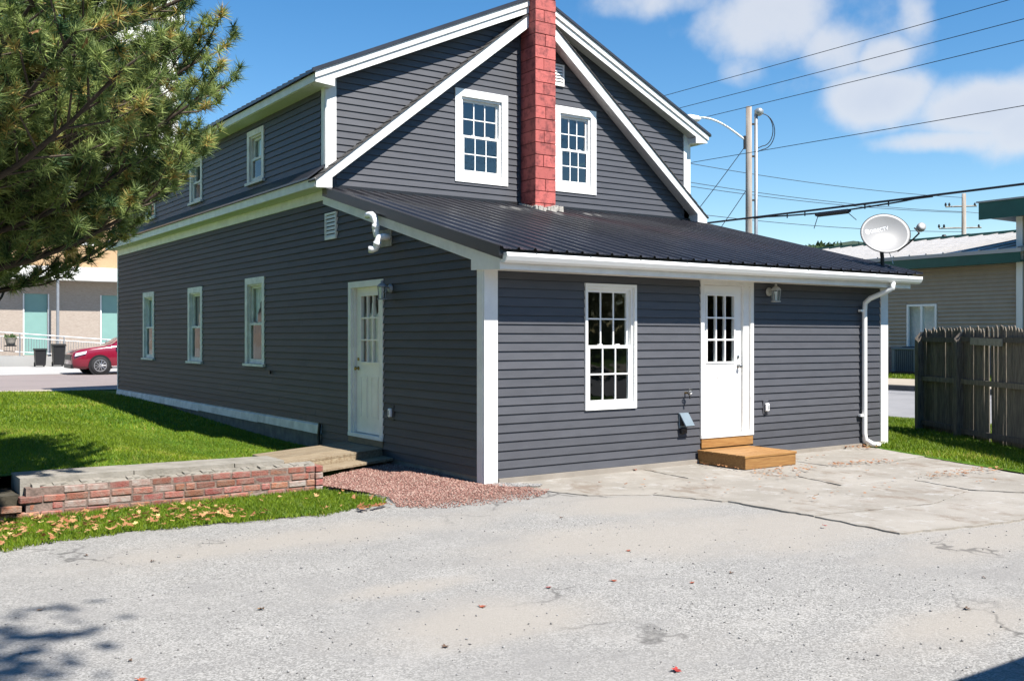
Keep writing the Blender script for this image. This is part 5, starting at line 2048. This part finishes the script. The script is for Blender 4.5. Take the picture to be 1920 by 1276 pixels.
ch = T('white_church', (9, 56, .3), 'tall white tower glimpsed through the pine branches beyond the brick building', 'tower')
ch.add(MB().box(6.2, 11.45, 51.0, 56.2, .3, 30), 'tower', 'far_white')
ch.add(MB().box(5.9, 11.75, 50.7, 56.5, 20.6, 21.1), 'cornice', 'far_white')
ch.add(MB().box(-16, 6.2, 52, 62, .3, 11.2), 'nave_wall', 'far_white')
ch.add(MB().prism([(51.4, 11.0), (57, 17.5), (62.6, 11.0)], lambda a, b, q: (q, a, b), -16.3, 6.2), 'nave_roof', 'slate_blue')

# hills beyond the town
hx = []
HV, HF = [], []
m = 60
for j in range(8):
    for i in range(m):
        a_ = R(-30 + 150 * i / (m - 1))
        rr = 300 + 45 * j
        hgt = 43 * math.sin(min(1, j / 5) * math.pi / 2) * (1 + .12 * math.sin(i * .55) + .06 * math.sin(i * 1.7 + 1)) - 2
        HV.append((rr * math.cos(a_) - 6, rr * math.sin(a_) - 9, hgt if j else -3))
for j in range(7):
    for i in range(m - 1):
        a = j * m + i
        HF.append((a, a + 1, a + m + 1, a + m))
struct(bulk('hill', np.array(HV), np.array(HF), 'hill_soil'))

# ------------------------------------------------------------------ vegetation


def unit(n):
    v_ = RNG.normal(size=(n, 3))
    return v_ / np.linalg.norm(v_, axis=1)[:, None]


def clump_quads(C, size, rng_sz=.5):
    """one leaf-sized bent quad (2 triangles) at every centre"""
    n = len(C)
    a = unit(n)
    b = np.cross(a, unit(n))
    b /= np.linalg.norm(b, axis=1)[:, None]
    sz = size * (1 - rng_sz / 2 + rng_sz * RNG.random((n, 1)))
    V = np.stack([C - a * sz, C + b * sz * .55, C + a * sz, C - b * sz * .55], 1).reshape(-1, 3)
    i = np.arange(n)[:, None] * 4
    F = np.concatenate([i + [[0, 1, 2]], i + [[0, 2, 3]]])
    return V, F


# hill woods: one mass of crowns
i_ = RNG.random(26000)
a_ = R(-10) + R(80) * RNG.random(26000)
r_ = 330 + 200 * i_
hh = 43 * np.sin(np.clip((r_ - 300) / 225, 0, 1) * math.pi / 2)
C = np.stack([r_ * np.cos(a_) - 6, r_ * np.sin(a_) - 9, hh - 2 + 5 * RNG.random(26000)], 1)
V, F = clump_quads(C, 2.6)
stuff(bulk('hill_woods', V, F, 'hill_leaf', np.repeat(RNG.random(26000), 4)))

# unseen trees added behind the camera to darken the window reflections
a_ = R(200) + R(140) * RNG.random(9000)
r_ = 44 + 8 * RNG.random(9000)
C = np.stack([r_ * np.cos(a_) - 3, r_ * np.sin(a_) - 4, 13 * RNG.random(9000) ** .8], 1)
C[:, 2] *= .5 + .2 * np.sin(a_ * 23) + .2 * np.sin(a_ * 51)
V, F = clump_quads(C, .75)
stuff(bulk('added_tree_row', V, F, 'maple_crown', np.repeat(RNG.random(9000), 4)))


def pine(base, H, label):
    bx, by, bz = base
    t = T('pine_tree', base, label, 'pine tree')
    rg = random.Random(5)
    tr = [(bx + .12 * math.sin(h * .5), by + .08 * math.sin(h * .8 + 1), bz - .1 + h) for h in np.linspace(0, H, 12)]
    t.add(MB().tube(tr, [.23 * (1 - .85 * i / 11) for i in range(12)], 12), 'trunk', 'bark', smooth=True)
    limb, twg = MB(), MB()
    tufts, dirs = [], []

    def reach(z):
        if z < 2.7:
            return 2.5 + (z - 1.9) * 1.75
        if z < 6.0:
            return 3.9 - (z - 2.7) * .09
        return max(.5, 3.6 - (z - 6.0) * .95)
    nL = 185
    nX = 24                      # heavier lower limbs on the open, sunny side
    for i in range(nL + nX):
        z0 = 2.15 + (H - 2.75) * (i + rg.random() * .6) / nL
        az = i * 2.39996 + rg.uniform(-.25, .25)
        if i >= nL:
            z0 = 2.6 + 1.3 * (i - nL) / nX
            az = R(-42) + rg.uniform(-.8, .8)
        Lm = reach(z0) * rg.uniform(.80, 1.0) * (.80 if i >= nL else 1)
        if math.cos(az - R(-32)) < -.2 and i % 3:
            continue
        if z0 > 7.2 and i % 2:
            continue
        d = Vector((math.cos(az), math.sin(az), 0))
        sd = Vector((-d.y, d.x, 0))
        bow = rg.uniform(-.25, .25)
        P = []
        for k in range(9):
            q = k / 8
            P.append(Vector((bx, by, bz - .2 + z0)) + d * (Lm * q) + sd * (bow * math.sin(q * 2.4)) + Vector((0, 0, .10 * Lm * q - .26 * Lm * q * (1 - q) * 1.6 + .10 * Lm * q ** 3)))
        limb.tube(P, [max(.012, .062 * (1 - .85 * k / 8)) for k in range(9)], 6, False)
        ns = int(7 + Lm * 5.2)
        for j in range(ns):
            q = .25 + .75 * ((j + rg.random()) / ns) ** .8
            kk = min(7, int(q * 8))
            p = P[kk].lerp(P[kk + 1], q * 8 - kk)
            td = (P[kk + 1] - P[kk]).normalized()
            side = 1 if j % 2 else -1
            sdir = (td * rg.uniform(.5, 1.0) + sd * side * rg.uniform(.5, 1.0) + Vector((0, 0, rg.uniform(-.12, .40)))).normalized()
            sl = rg.uniform(.35, .85) * (1.1 - .30 * q)
            Q = [p, p + sdir * sl * .5, p + sdir * sl * .85 + Vector((0, 0, .10 * sl)), p + sdir * sl + Vector((0, 0, .24 * sl))]
            twg.tube(Q, [.011, .008, .006, .005], 4, False)
            nt = int(3 + sl * 6)
            for m_ in range(nt):
                f = .30 + .70 * (m_ + rg.random()) / nt
                idx = min(2, int(f * 3))
                pp = Q[idx].lerp(Q[idx + 1], f * 3 - idx)
                dd = (Q[idx + 1] - Q[idx]).normalized()
                off = Vector((rg.uniform(-1, 1), rg.uniform(-1, 1), rg.uniform(-.6, 1))) * .05
                tufts.append(pp + off)
                dirs.append((dd + Vector((rg.uniform(-.5, .5), rg.uniform(-.5, .5), rg.uniform(-.1, .7)))).normalized())
        tufts.append(P[-1])
        dirs.append((P[-1] - P[-2]).normalized())
    t.add(limb, 'limbs', 'bark', smooth=True)
    t.add(twg, 'twigs', 'twig')
    TP, TD = np.array([tuple(p) for p in tufts]), np.array([tuple(p) for p in dirs])
    n = len(TP)
    NN = 52
    tone = np.clip(RNG.normal(.52, .30, n), 0, 1)
    tone[RNG.random(n) < .02] = 1.0
    P_ = np.repeat(TP, NN, 0)
    D_ = np.repeat(TD, NN, 0)
    u_ = unit(n * NN)
    nd = D_ * .75 + u_
    nd /= np.linalg.norm(nd, axis=1)[:, None]
    ln = (.085 + .055 * RNG.random((n * NN, 1)))
    st = P_ - D_ * (.07 * RNG.random((n * NN, 1)))
    sdv = np.cross(nd, unit(n * NN))
    sdv /= np.linalg.norm(sdv, axis=1)[:, None]
    wd = .0048
    V = np.stack([st - sdv * wd, st + sdv * wd, st + nd * ln + np.array([0, 0, -.008])], 1).reshape(-1, 3)
    F = np.arange(len(V)).reshape(-1, 3)
    rv = np.clip(np.repeat(tone, NN) + RNG.normal(0, .10, n * NN), 0, 1)
    o = bulk('needles', V, F, 'pine_needle', np.repeat(rv, 3))
    under(o, t.o)
    return TP


pine_tufts = pine((-6.40, 1.25, .28), 9.6, 'big green pine tree whose drooping branches fill the upper left')


def leaf_shape():
    """five-lobed leaf outline, unit size"""
    pts = []
    for ang, r_ in ((-90, .30), (-62, .42), (-38, .30), (-20, .78), (2, .80), (20, .42), (40, .95), (62, .50), (90, 1.05), (118, .50), (140, .95), (160, .42), (178, .80), (200, .78), (218, .30), (242, .42)):
        pts.append((r_ * math.cos(R(ang)), r_ * math.sin(R(ang))))
    return pts


LEAF = leaf_shape()


def leaves_mesh(P, size, flat=True, tilt=.16):
    """many curled leaves at points P (n,3)"""
    n = len(P)
    k = len(LEAF)
    L2 = np.array(LEAF)
    V = np.zeros((n, k + 1, 3))
    sz = size * (.6 + .6 * RNG.random((n, 1)))
    th = RNG.random(n) * 2 * math.pi
    curl = .10 + .25 * RNG.random((n, 1))
    x = L2[None, :, 0] * sz
    y = L2[None, :, 1] * sz
    z = curl * sz * (L2[None, :, 0] ** 2) + .07 * sz * RNG.normal(size=(n, k))
    cs, sn = np.cos(th)[:, None], np.sin(th)[:, None]
    tx = RNG.normal(0, tilt if flat else 1.5, (n, 1))
    ty = RNG.normal(0, tilt if flat else 1.5, (n, 1))
    X, Y = x * cs - y * sn, x * sn + y * cs
    Z = z + X * np.sin(tx) + Y * np.sin(ty)
    V[:, 1:, 0], V[:, 1:, 1], V[:, 1:, 2] = X, Y, Z
    if flat:
        V[:, :, 2] -= V[:, :, 2].min(1)[:, None]
    V += P[:, None, :]
    V = V.reshape(-1, 3)
    i = np.arange(n)[:, None] * (k + 1)
    fs = []
    for q in range(k):
        fs.append(i + np.array([[0, 1 + q, 1 + (q + 1) % k]]))
    return V, np.concatenate(fs), k + 1


def inside(px, py, poly):
    c = np.zeros(len(px), bool)
    n = len(poly)
    for i in range(n):
        x1, y1 = poly[i]
        x2, y2 = poly[(i + 1) % n]
        hit = ((y1 > py) != (y2 > py)) & (px < (x2 - x1) * (py - y1) / ((y2 - y1) + 1e-12) + x1)
        c ^= hit
    return c


def sample(poly, n):
    P = np.array(poly)
    lo, hi = P.min(0), P.max(0)
    q = lo + (hi - lo) * RNG.random((n * 4, 2))
    q = q[inside(q[:, 0], q[:, 1], poly)]
    return q[:n]


def grass(name, poly, n, zf, h, w, parent=None, thin=None):
    q = sample(poly, n)
    if thin is not None:
        q = q[RNG.random(len(q)) < thin(q[:, 0], q[:, 1])]
    n = len(q)
    z = zf(q[:, 0], q[:, 1])
    th = RNG.random(n) * 2 * math.pi
    hh = h * (.5 + .75 * RNG.random(n))
    cs, sn = np.cos(th), np.sin(th)
    B = np.stack([q[:, 0], q[:, 1], z - .006], 1)
    D = np.stack([cs * w, sn * w, np.zeros(n)], 1)
    ln = RNG.normal(0, .55, (n, 2)) * hh[:, None]
    Tp = B + np.concatenate([ln, hh[:, None]], 1)
    V = np.stack([B - D, B + D, Tp], 1).reshape(-1, 3)
    patch = .5 + .5 * np.sin(q[:, 0] * 1.7 + 2 * np.sin(q[:, 1] * 1.1)) * np.cos(q[:, 1] * 2.3 + q[:, 0])
    dry = np.clip(np.sin(q[:, 0] * .9 + 1.2 * np.sin(q[:, 1] * .7)) * np.sin(q[:, 1] * 1.3 + .8 * np.sin(q[:, 0] * 1.9)) - .45, 0, 1)
    rv = np.clip(.28 + .28 * patch + .7 * dry + RNG.normal(0, .24, n), 0, 1)
    return stuff(bulk(name, V, np.arange(3 * n).reshape(-1, 3), 'grass_blade', np.repeat(rv, 3)))


tagst = lambda o, lb, c: tag(o, lb, c)
# lawn on the left, denser near the camera
LP = [(-10, 1.66), (-1.8, 1.66), (-1.75, 2.8), (-.05, 3.62), (-.05, 8.5), (-10, 8.5)]
tagst(grass('grass_near', LP, 130000, lawn_z, .040, .0050, thin=lambda x, y: np.where((x > -2.6) & (y < 3.0) & (x < -1.6), .35, 1.)), 'bright green mown lawn beside the shaded side wall', 'grass')
LP = [(-12, 8.5), (-.05, 8.5), (-.05, 19.3), (-12, 19.3)]
tagst(grass('grass_far', LP, 70000, lawn_z, .055, .010), 'far part of the lawn running up to the street', 'grass')
# strip in front of the brick wall
SP = [(-9, -1.3), (-5.1, -.72), (-4.7, -.60), (-4.26, -.52), (-3.34, -.55), (-2.80, -.64), (-2.36, -.70), (-1.95, -.62), (-1.60, -.50), (-1.38, -.18), (-1.42, .30), (-1.52, .70), (-1.60, .98), (-4.80, .98), (-9, 1.1)]
strip_o = sheet('grass_strip', [(x, y + (.10 if y < 0 else 0), -.006 - .03 * float(sm(-.5, .9, np.array(y)))) for x, y in SP], 'lawn')
sz = lambda x, y: -.006 - .03 * sm(-.5, .9, y)
SPj = [(-9, 1.1), (-9, -1.3)] + [(x, float(np.interp(x, [-9, -5.1, -4.26, -3.34, -2.36, -1.6, -1.38], [-1.3, -.72, -.52, -.55, -.70, -.50, -.2])) + .035 * math.sin(x * 9) + .025 * math.sin(x * 23 + 1) + .02 * math.sin(x * 51)) for x in np.linspace(-8.9, -1.38, 160)] + SP[10:14]
tagst(grass('strip_grass', SPj, 62000, sz, .042, .0045), 'leaf-strewn grass strip in front of the low brick wall', 'grass')
# right side turf
RP = [(7.05, -.05), (7.1, -.16), (6.74, -1.1), (6.37, -2.2), (6.12, -3.1), (5.9, -4.0), (9, -4.0), (12.7, 0), (12.7, 9), (7.70, 9), (7.70, .0)]
rz_ = lambda x, y: right_z(x, y) + .014
tagst(grass('side_grass', RP, 90000, rz_, .055, .0065), 'green turf under the weathered picket fence', 'grass')
VP = [(21.1, 4), (24.4, 4), (24.4, 16), (21.1, 16)]
tagst(grass('verge_grass', VP, 16000, lambda x, y: .435 + (x - 21.1) * .006, .09, .016), 'narrow sunlit grass verge below the beige building', 'grass')

# red crushed stone by the corner post
GP = [(-1.58, .96), (-1.30, 1.60), (-.62, 2.0), (-.015, 2.35), (-.015, .02), (.17, -.02), (.20, -.22), (.42, -.55), (.15, -.80), (-.25, -1.0), (-.85, -1.0), (-1.30, -.86), (-1.52, -.56), (-1.34, -.18), (-1.40, .30), (-1.50, .70)]
GB = [(-1.50, .90), (-1.22, 1.55), (-.6, 1.95), (-.015, 2.3), (-.015, .02), (.10, -.06), (.12, -.25), (.2, -.55), (-.3, -.75), (-.9, -.7), (-1.18, -.5), (-1.25, .1), (-1.38, .6)]
bed = sheet('gravel_bed', [(x, y, .004 if y > -.2 else -.006) for x, y in rough_outline(GB, .12, .03)], 'mortar')


def stones(name, poly, n, s0, s1, mat, zf, dens=None):
    q = sample(poly, n)
    if dens is not None:
        q = q[RNG.random(len(q)) < dens(q[:, 0], q[:, 1])]
    n = len(q)
    O = np.array([(1, 0, 0), (-1, 0, 0), (0, 1, 0), (0, -1, 0), (0, 0, 1), (0, 0, -1)], float)
    Fo = np.array([(0, 2, 4), (2, 1, 4), (1, 3, 4), (3, 0, 4), (2, 0, 5), (1, 2, 5), (3, 1, 5), (0, 3, 5)])
    sz_ = s0 + (s1 - s0) * RNG.random((n, 1, 1)) ** 2
    th = RNG.random(n) * 6.28
    jit = 1 + .35 * RNG.normal(size=(n, 6, 3))
    V = O[None] * sz_ * jit * np.array([1, 1, .75])
    cs, sn = np.cos(th)[:, None], np.sin(th)[:, None]
    X = V[:, :, 0] * cs - V[:, :, 1] * sn
    Y = V[:, :, 0] * sn + V[:, :, 1] * cs
    V[:, :, 0], V[:, :, 1] = X, Y
    V[:, :, 2] += sz_[:, :, 0] * .4
    V += np.stack([q[:, 0], q[:, 1], zf(q[:, 0], q[:, 1])], 1)[:, None, :]
    F = (Fo[None] + 6 * np.arange(n)[:, None, None]).reshape(-1, 3)
    return stuff(bulk(name, V.reshape(-1, 3), F, mat, np.repeat(RNG.random(n), 6)))


mound = lambda x, y: -.004 + .010 * sm(-.7, -.2, y) + .03 * np.exp(-((x + .35) ** 2 / .25 + (y - 1.2) ** 2 / 1.2))
edge = lambda x, y: np.clip(1.0 - np.clip((-.35 - y) / .80, 0, 1) * 1.0, 0.0, 1)
tagst(stones('red_gravel', [(x, y - .14 if y < -.5 else y) for x, y in GP], 30000, .0045, .0125, 'red_stone', mound, edge), 'crushed red stone spread beside the corner post', 'gravel')
tagst(stones('grey_gravel', [(-.02, -.02), (.18, -.03), (.55, -.38), (.42, -.50), (.1, -.32)], 900, .006, .014, 'grey_stone', lambda x, y: .010 + 0 * x), 'small patch of grey chippings at the foot of the corner post', 'gravel')
# loose grit and twigs scattered over the yard
tagst(stones('yard_grit', [(-6, -9), (8, -9), (6.5, -1), (1.5, -.6), (-1.5, -1.1), (-6, -1.2)], 4500, .003, .010, 'grey_stone', lambda x, y: lot_z(x, y) + .001), 'loose grit scattered over the worn yard', 'gravel')

# fallen leaves: dense litter
q = np.concatenate([sample([(-5.6, -.9), (-4.2, -.50), (-2.9, -.6), (-2.9, .3), (-3.5, .8), (-5.6, .9)], 330), sample(SP, 150)])
V, F, k = leaves_mesh(np.stack([q[:, 0], q[:, 1], sz(q[:, 0], q[:, 1]) + .036], 1), .038, tilt=.34)
tagst(stuff(bulk('leaf_litter', V, F, 'dry_leaf', np.repeat(RNG.random(len(q)), k))), 'tan fallen maple leaves scattered over the grass strip', 'leaves')
q = np.concatenate([sample([(2.9, -1.5), (3.4, -1.0), (4.4, -1.0), (4.3, -1.35), (3.3, -1.75)], 60), sample([(4.7, -1.15), (5.7, -1.30), (5.6, -1.60), (4.5, -1.40)], 70),
                    sample([(4.6, -2.45), (6.1, -2.55), (6.0, -2.85), (4.5, -2.75)], 80), sample([(3.36, -.1), (3.40, -.9), (3.28, -.9), (3.25, -.1)], 18), sample([(.6, -.5), (5.5, -.2), (5.6, -3.4), (2, -3)], 60), sample([(6.5, -.05), (7.25, -.05), (7.2, -.3), (6.6, -.35)], 60)])
V, F, k = leaves_mesh(np.stack([q[:, 0], q[:, 1], np.full(len(q), .036)], 1), .028)
rv = RNG.random(len(q)) * .55
tagst(stuff(bulk('pad_litter', V, F, 'dry_leaf', np.repeat(rv, k))), 'rust-coloured leaf litter gathered along the cracks of the concrete', 'leaves')
q = sample([(-1.95, -.62), (-1.60, -.55), (-1.55, -.68), (-1.95, -.78)], 24)
V, F, k = leaves_mesh(np.stack([q[:, 0], q[:, 1], np.full(len(q), .02)], 1), .045)
tagst(stuff(bulk('leaf_pile', V, F, 'dry_leaf', np.repeat(RNG.random(len(q)) * .35, k))), 'small pile of red-orange leaves at the tip of the grass strip', 'leaves')

# leaves caught in the pine, facing the yard
cam_p = np.array(camo.location)
tp = pine_tufts
dv = tp - cam_p
fwd = np.array([math.cos(R(55.1)), math.sin(R(55.1))])
rgt = np.array([math.sin(R(55.1)), -math.cos(R(55.1))])
dep = dv[:, :2] @ fwd
sel = np.where((dep < np.percentile(dep, 45)) & (tp[:, 2] < 5.2))[0]
sel = RNG.choice(sel, 34, replace=False)
V, F, k = leaves_mesh(tp[sel] - np.array([.04 * fwd[0], .04 * fwd[1], -.03]), .06, flat=False)
rv = RNG.random(len(sel)) * .8
under(stuff(bulk('caught_leaves', V, F, 'dry_leaf', np.repeat(rv, k))), bpy.data.objects['pine_tree'])
sel = RNG.choice(sel, 5, replace=False)
P_ = np.repeat(tp[sel], 7, 0) + RNG.normal(0, .05, (35, 3))
V, F, k = leaves_mesh(P_, .055, flat=False)
under(stuff(bulk('yellow_leaves', V, F, 'yellow_leaf', np.repeat(RNG.random(35), k))), bpy.data.objects['pine_tree'])


def broadleaf(name, base, H, label, cat, spread, nleaf, lsize, lmat, seed, depth=5, start=.25, up=.35, r0=.09):
    t = T(name, base, label, cat)
    rg = random.Random(seed)
    br = MB()
    tips = []

    def grow(p, d, L_, r_, lv):
        q = [p]
        for k in range(3):
            d = (d + Vector((rg.uniform(-.22, .22), rg.uniform(-.22, .22), rg.uniform(-.10, .16)))).normalized()
            q.append(q[-1] + d * L_ / 3)
        br.tube(q, [r_, r_ * .88, r_ * .76, r_ * .62], 7 if lv < 2 else 4, False)
        if lv >= 2:
            tips.extend(q[1:])
        if lv >= depth:
            return
        for k in range(rg.choice((2, 3, 3))):
            nd = (d * .75 + Vector((rg.uniform(-1, 1), rg.uniform(-1, 1), rg.uniform(-.35, .6) + up * .3)) * spread).normalized()
            grow(q[rg.choice((2, 3, 3))], nd, L_ * rg.uniform(.62, .82), r_ * .6, lv + 1)
    tk = Vector(base)
    grow(tk, Vector((0, 0, 1)), H * start, r0, 0)
    t.add(br, 'trunk', 'twig' if r0 < .08 else 'bark')
    tips = np.array([tuple(p) for p in tips])
    C = tips[RNG.integers(0, len(tips), nleaf)] + RNG.normal(0, .10 if nleaf < 4000 else .22, (nleaf, 3))
    V, F = clump_quads(C, lsize)
    under(bulk('crown', V, F, lmat, np.repeat(RNG.random(nleaf), 4)), t.o)
    return t


broadleaf('small_tree', (-4.95, 5.6, .28), 3.5, 'thin small tree with sparse yellow leaves behind the pine', 'tree', .62, 1500, .030, 'small_leaf', 9, depth=6, start=.36, r0=.05)
broadleaf('maple_tree', (-1.85, -15.0, -.02), 9.5, 'maple tree shading the near left corner of the yard', 'tree', .75, 9000, .10, 'maple_crown', 3, depth=5, start=.46, r0=.20)

# planter hung on the railing across the street
hf = T('railing_planter', (.65, 39.18, 1.30), 'pale round planter with dark plants on the far railing at the left edge', 'planter')
c = Vector((.65, 39.16, 1.32))
hf.add(MB().lathe([(.24, 0), (.25, .04), (.20, .06)], c, 14), 'tray', 'dark_iron')
hf.add(MB().lathe([(.16, .05), (.20, .20), (.235, .36), (.25, .38), (.22, .38)], c, 14), 'pot', 'concrete', smooth=True)
pc = np.array(tuple(c)) + np.array([0, 0, .43]) + RNG.normal(0, 1, (160, 3)) * np.array([.13, .12, .045])
V, F = clump_quads(pc, .05)
under(bulk('plants', V, F, 'pine_needle', np.repeat(RNG.random(160) * .3, 4)), hf.o)
hf.add(MB().obox((.65, 39.27, 1.62), (.30, .03, .03)), 'bracket', 'dark_iron')

# garage just outside the right edge; its corner shadow reaches into the picture
ga = T('garage', (2, -12, 0), 'grey garage standing to the right of the yard', 'garage')
ga.add(MB().box(-.85, 6.5, -16, -9.25, -.02, 2.75), 'walls', 'garage_wall')
ga.add(MB().prism([(-8.82, 2.86), (-12.6, 4.4), (-16.4, 2.86), (-16.4, 2.76), (-8.82, 2.76)], lambda a, b, q: (q, a, b), -1.38, 6.9), 'roof', 'shingle')
ga.add(MB().box(.4, 3.0, -9.25, -9.20, 0, 2.2), 'door', 'door_old')

# single leaves and twigs lying on the yard
LM = {}
for nm in ('leaf_red', 'leaf_tan', 'leaf_rust', 'leaf_brown'):
    P0_ = np.zeros((1, 3))
    V, F, k = leaves_mesh(P0_, .048)
    me = bpy.data.meshes.new(nm)
    me.from_pydata(V.tolist(), [], F.tolist())
    me.materials.append(MATS[nm])
    LM[nm] = me


def px_ground(px, py):
    tt = 1.70 * 1863 / (py - 633)
    q_ = (px - 960) / 1863
    return (-6.308 + tt * (fwd[0] + rgt[0] * q_), -9.596 + tt * (fwd[1] + rgt[1] * q_))


for px, py, nm, rz_r, sc, lb in (
        (1265, 1253, 'leaf_red', .3, 1.0, 'bright red leaf alone at the bottom of the yard'),
        (1150, 1087, 'leaf_rust', 1.2, .9, 'rust leaf on the sandy patch, middle of three in a row'),
        (1028, 1100, 'leaf_red', 2.0, .75, 'pinkish red leaf, leftmost of three in a row'),
        (1299, 1090, 'leaf_rust', 2.6, .7, 'small rust leaf, rightmost of three in a row'),
        (903, 1134, 'leaf_rust', .5, .95, 'rust leaf at the edge of the round sandy hollow'),
        (491, 1139, 'leaf_tan', 4.0, 1.0, 'tan leaf lying alone left of the sandy hollow'),
        (77, 1140, 'leaf_tan', 5.0, .8, 'tan leaf near the left edge above the tree shadow'),
        (263, 1270, 'leaf_rust', 1.0, 1.0, 'orange leaf cut by the bottom edge on the left'),
        (243, 1234, 'leaf_brown', 2.2, .5, 'tiny brown leaf above the orange one at bottom left'),
        (1180, 1028, 'leaf_rust', 3.0, .8, 'faded rust leaf below the grey stain'),
        (1544, 988, 'leaf_red', .7, .8, 'small red leaf beside the dark joint in the concrete'),
        (1811, 1139, 'leaf_brown', 2.0, .8, 'dark brown leaf on the right of the yard'),
        (1190, 882, 'leaf_rust', 1.5, 1.2, 'reddish leaf against the footing left of the step'),
        (836, 1210, 'leaf_brown', .4, .7, 'dark curled leaf below the sandy hollow'),
        (1052, 968, 'leaf_brown', .9, .7, 'dark brown leaf beside the red gravel'),
        (1372, 1070, 'leaf_brown', .2, .6, 'small dark leaf right of the row of red leaves'),
        (1843, 1078, 'leaf_brown', 1.9, .5, 'tiny dark leaf on the grey asphalt at right'),
        (285, 1049, 'leaf_brown', 3.2, .7, 'small dark twig-like leaf below the grass strip'),
        (160, 1038, 'leaf_brown', 2.5, .7, 'dark leaf below the leafy left end of the strip'),
        (1915, 965, 'leaf_rust', 2.2, 1.2, 'rust leaf clump at the right edge of the concrete')):
    x, y = px_ground(px, py)
    o = bpy.data.objects.new('fallen_leaf', LM[nm])
    o.location = (x, y, float(lot_z(np.array(x), np.array(y))) + (.03 if (y > -4 and x > .6) else .004))
    o.rotation_euler = (0, 0, rz_r)
    o.scale = (sc, sc, sc)
    COL.objects.link(o)
    tag(o, lb, 'leaf', 'single leaves lying on the yard')
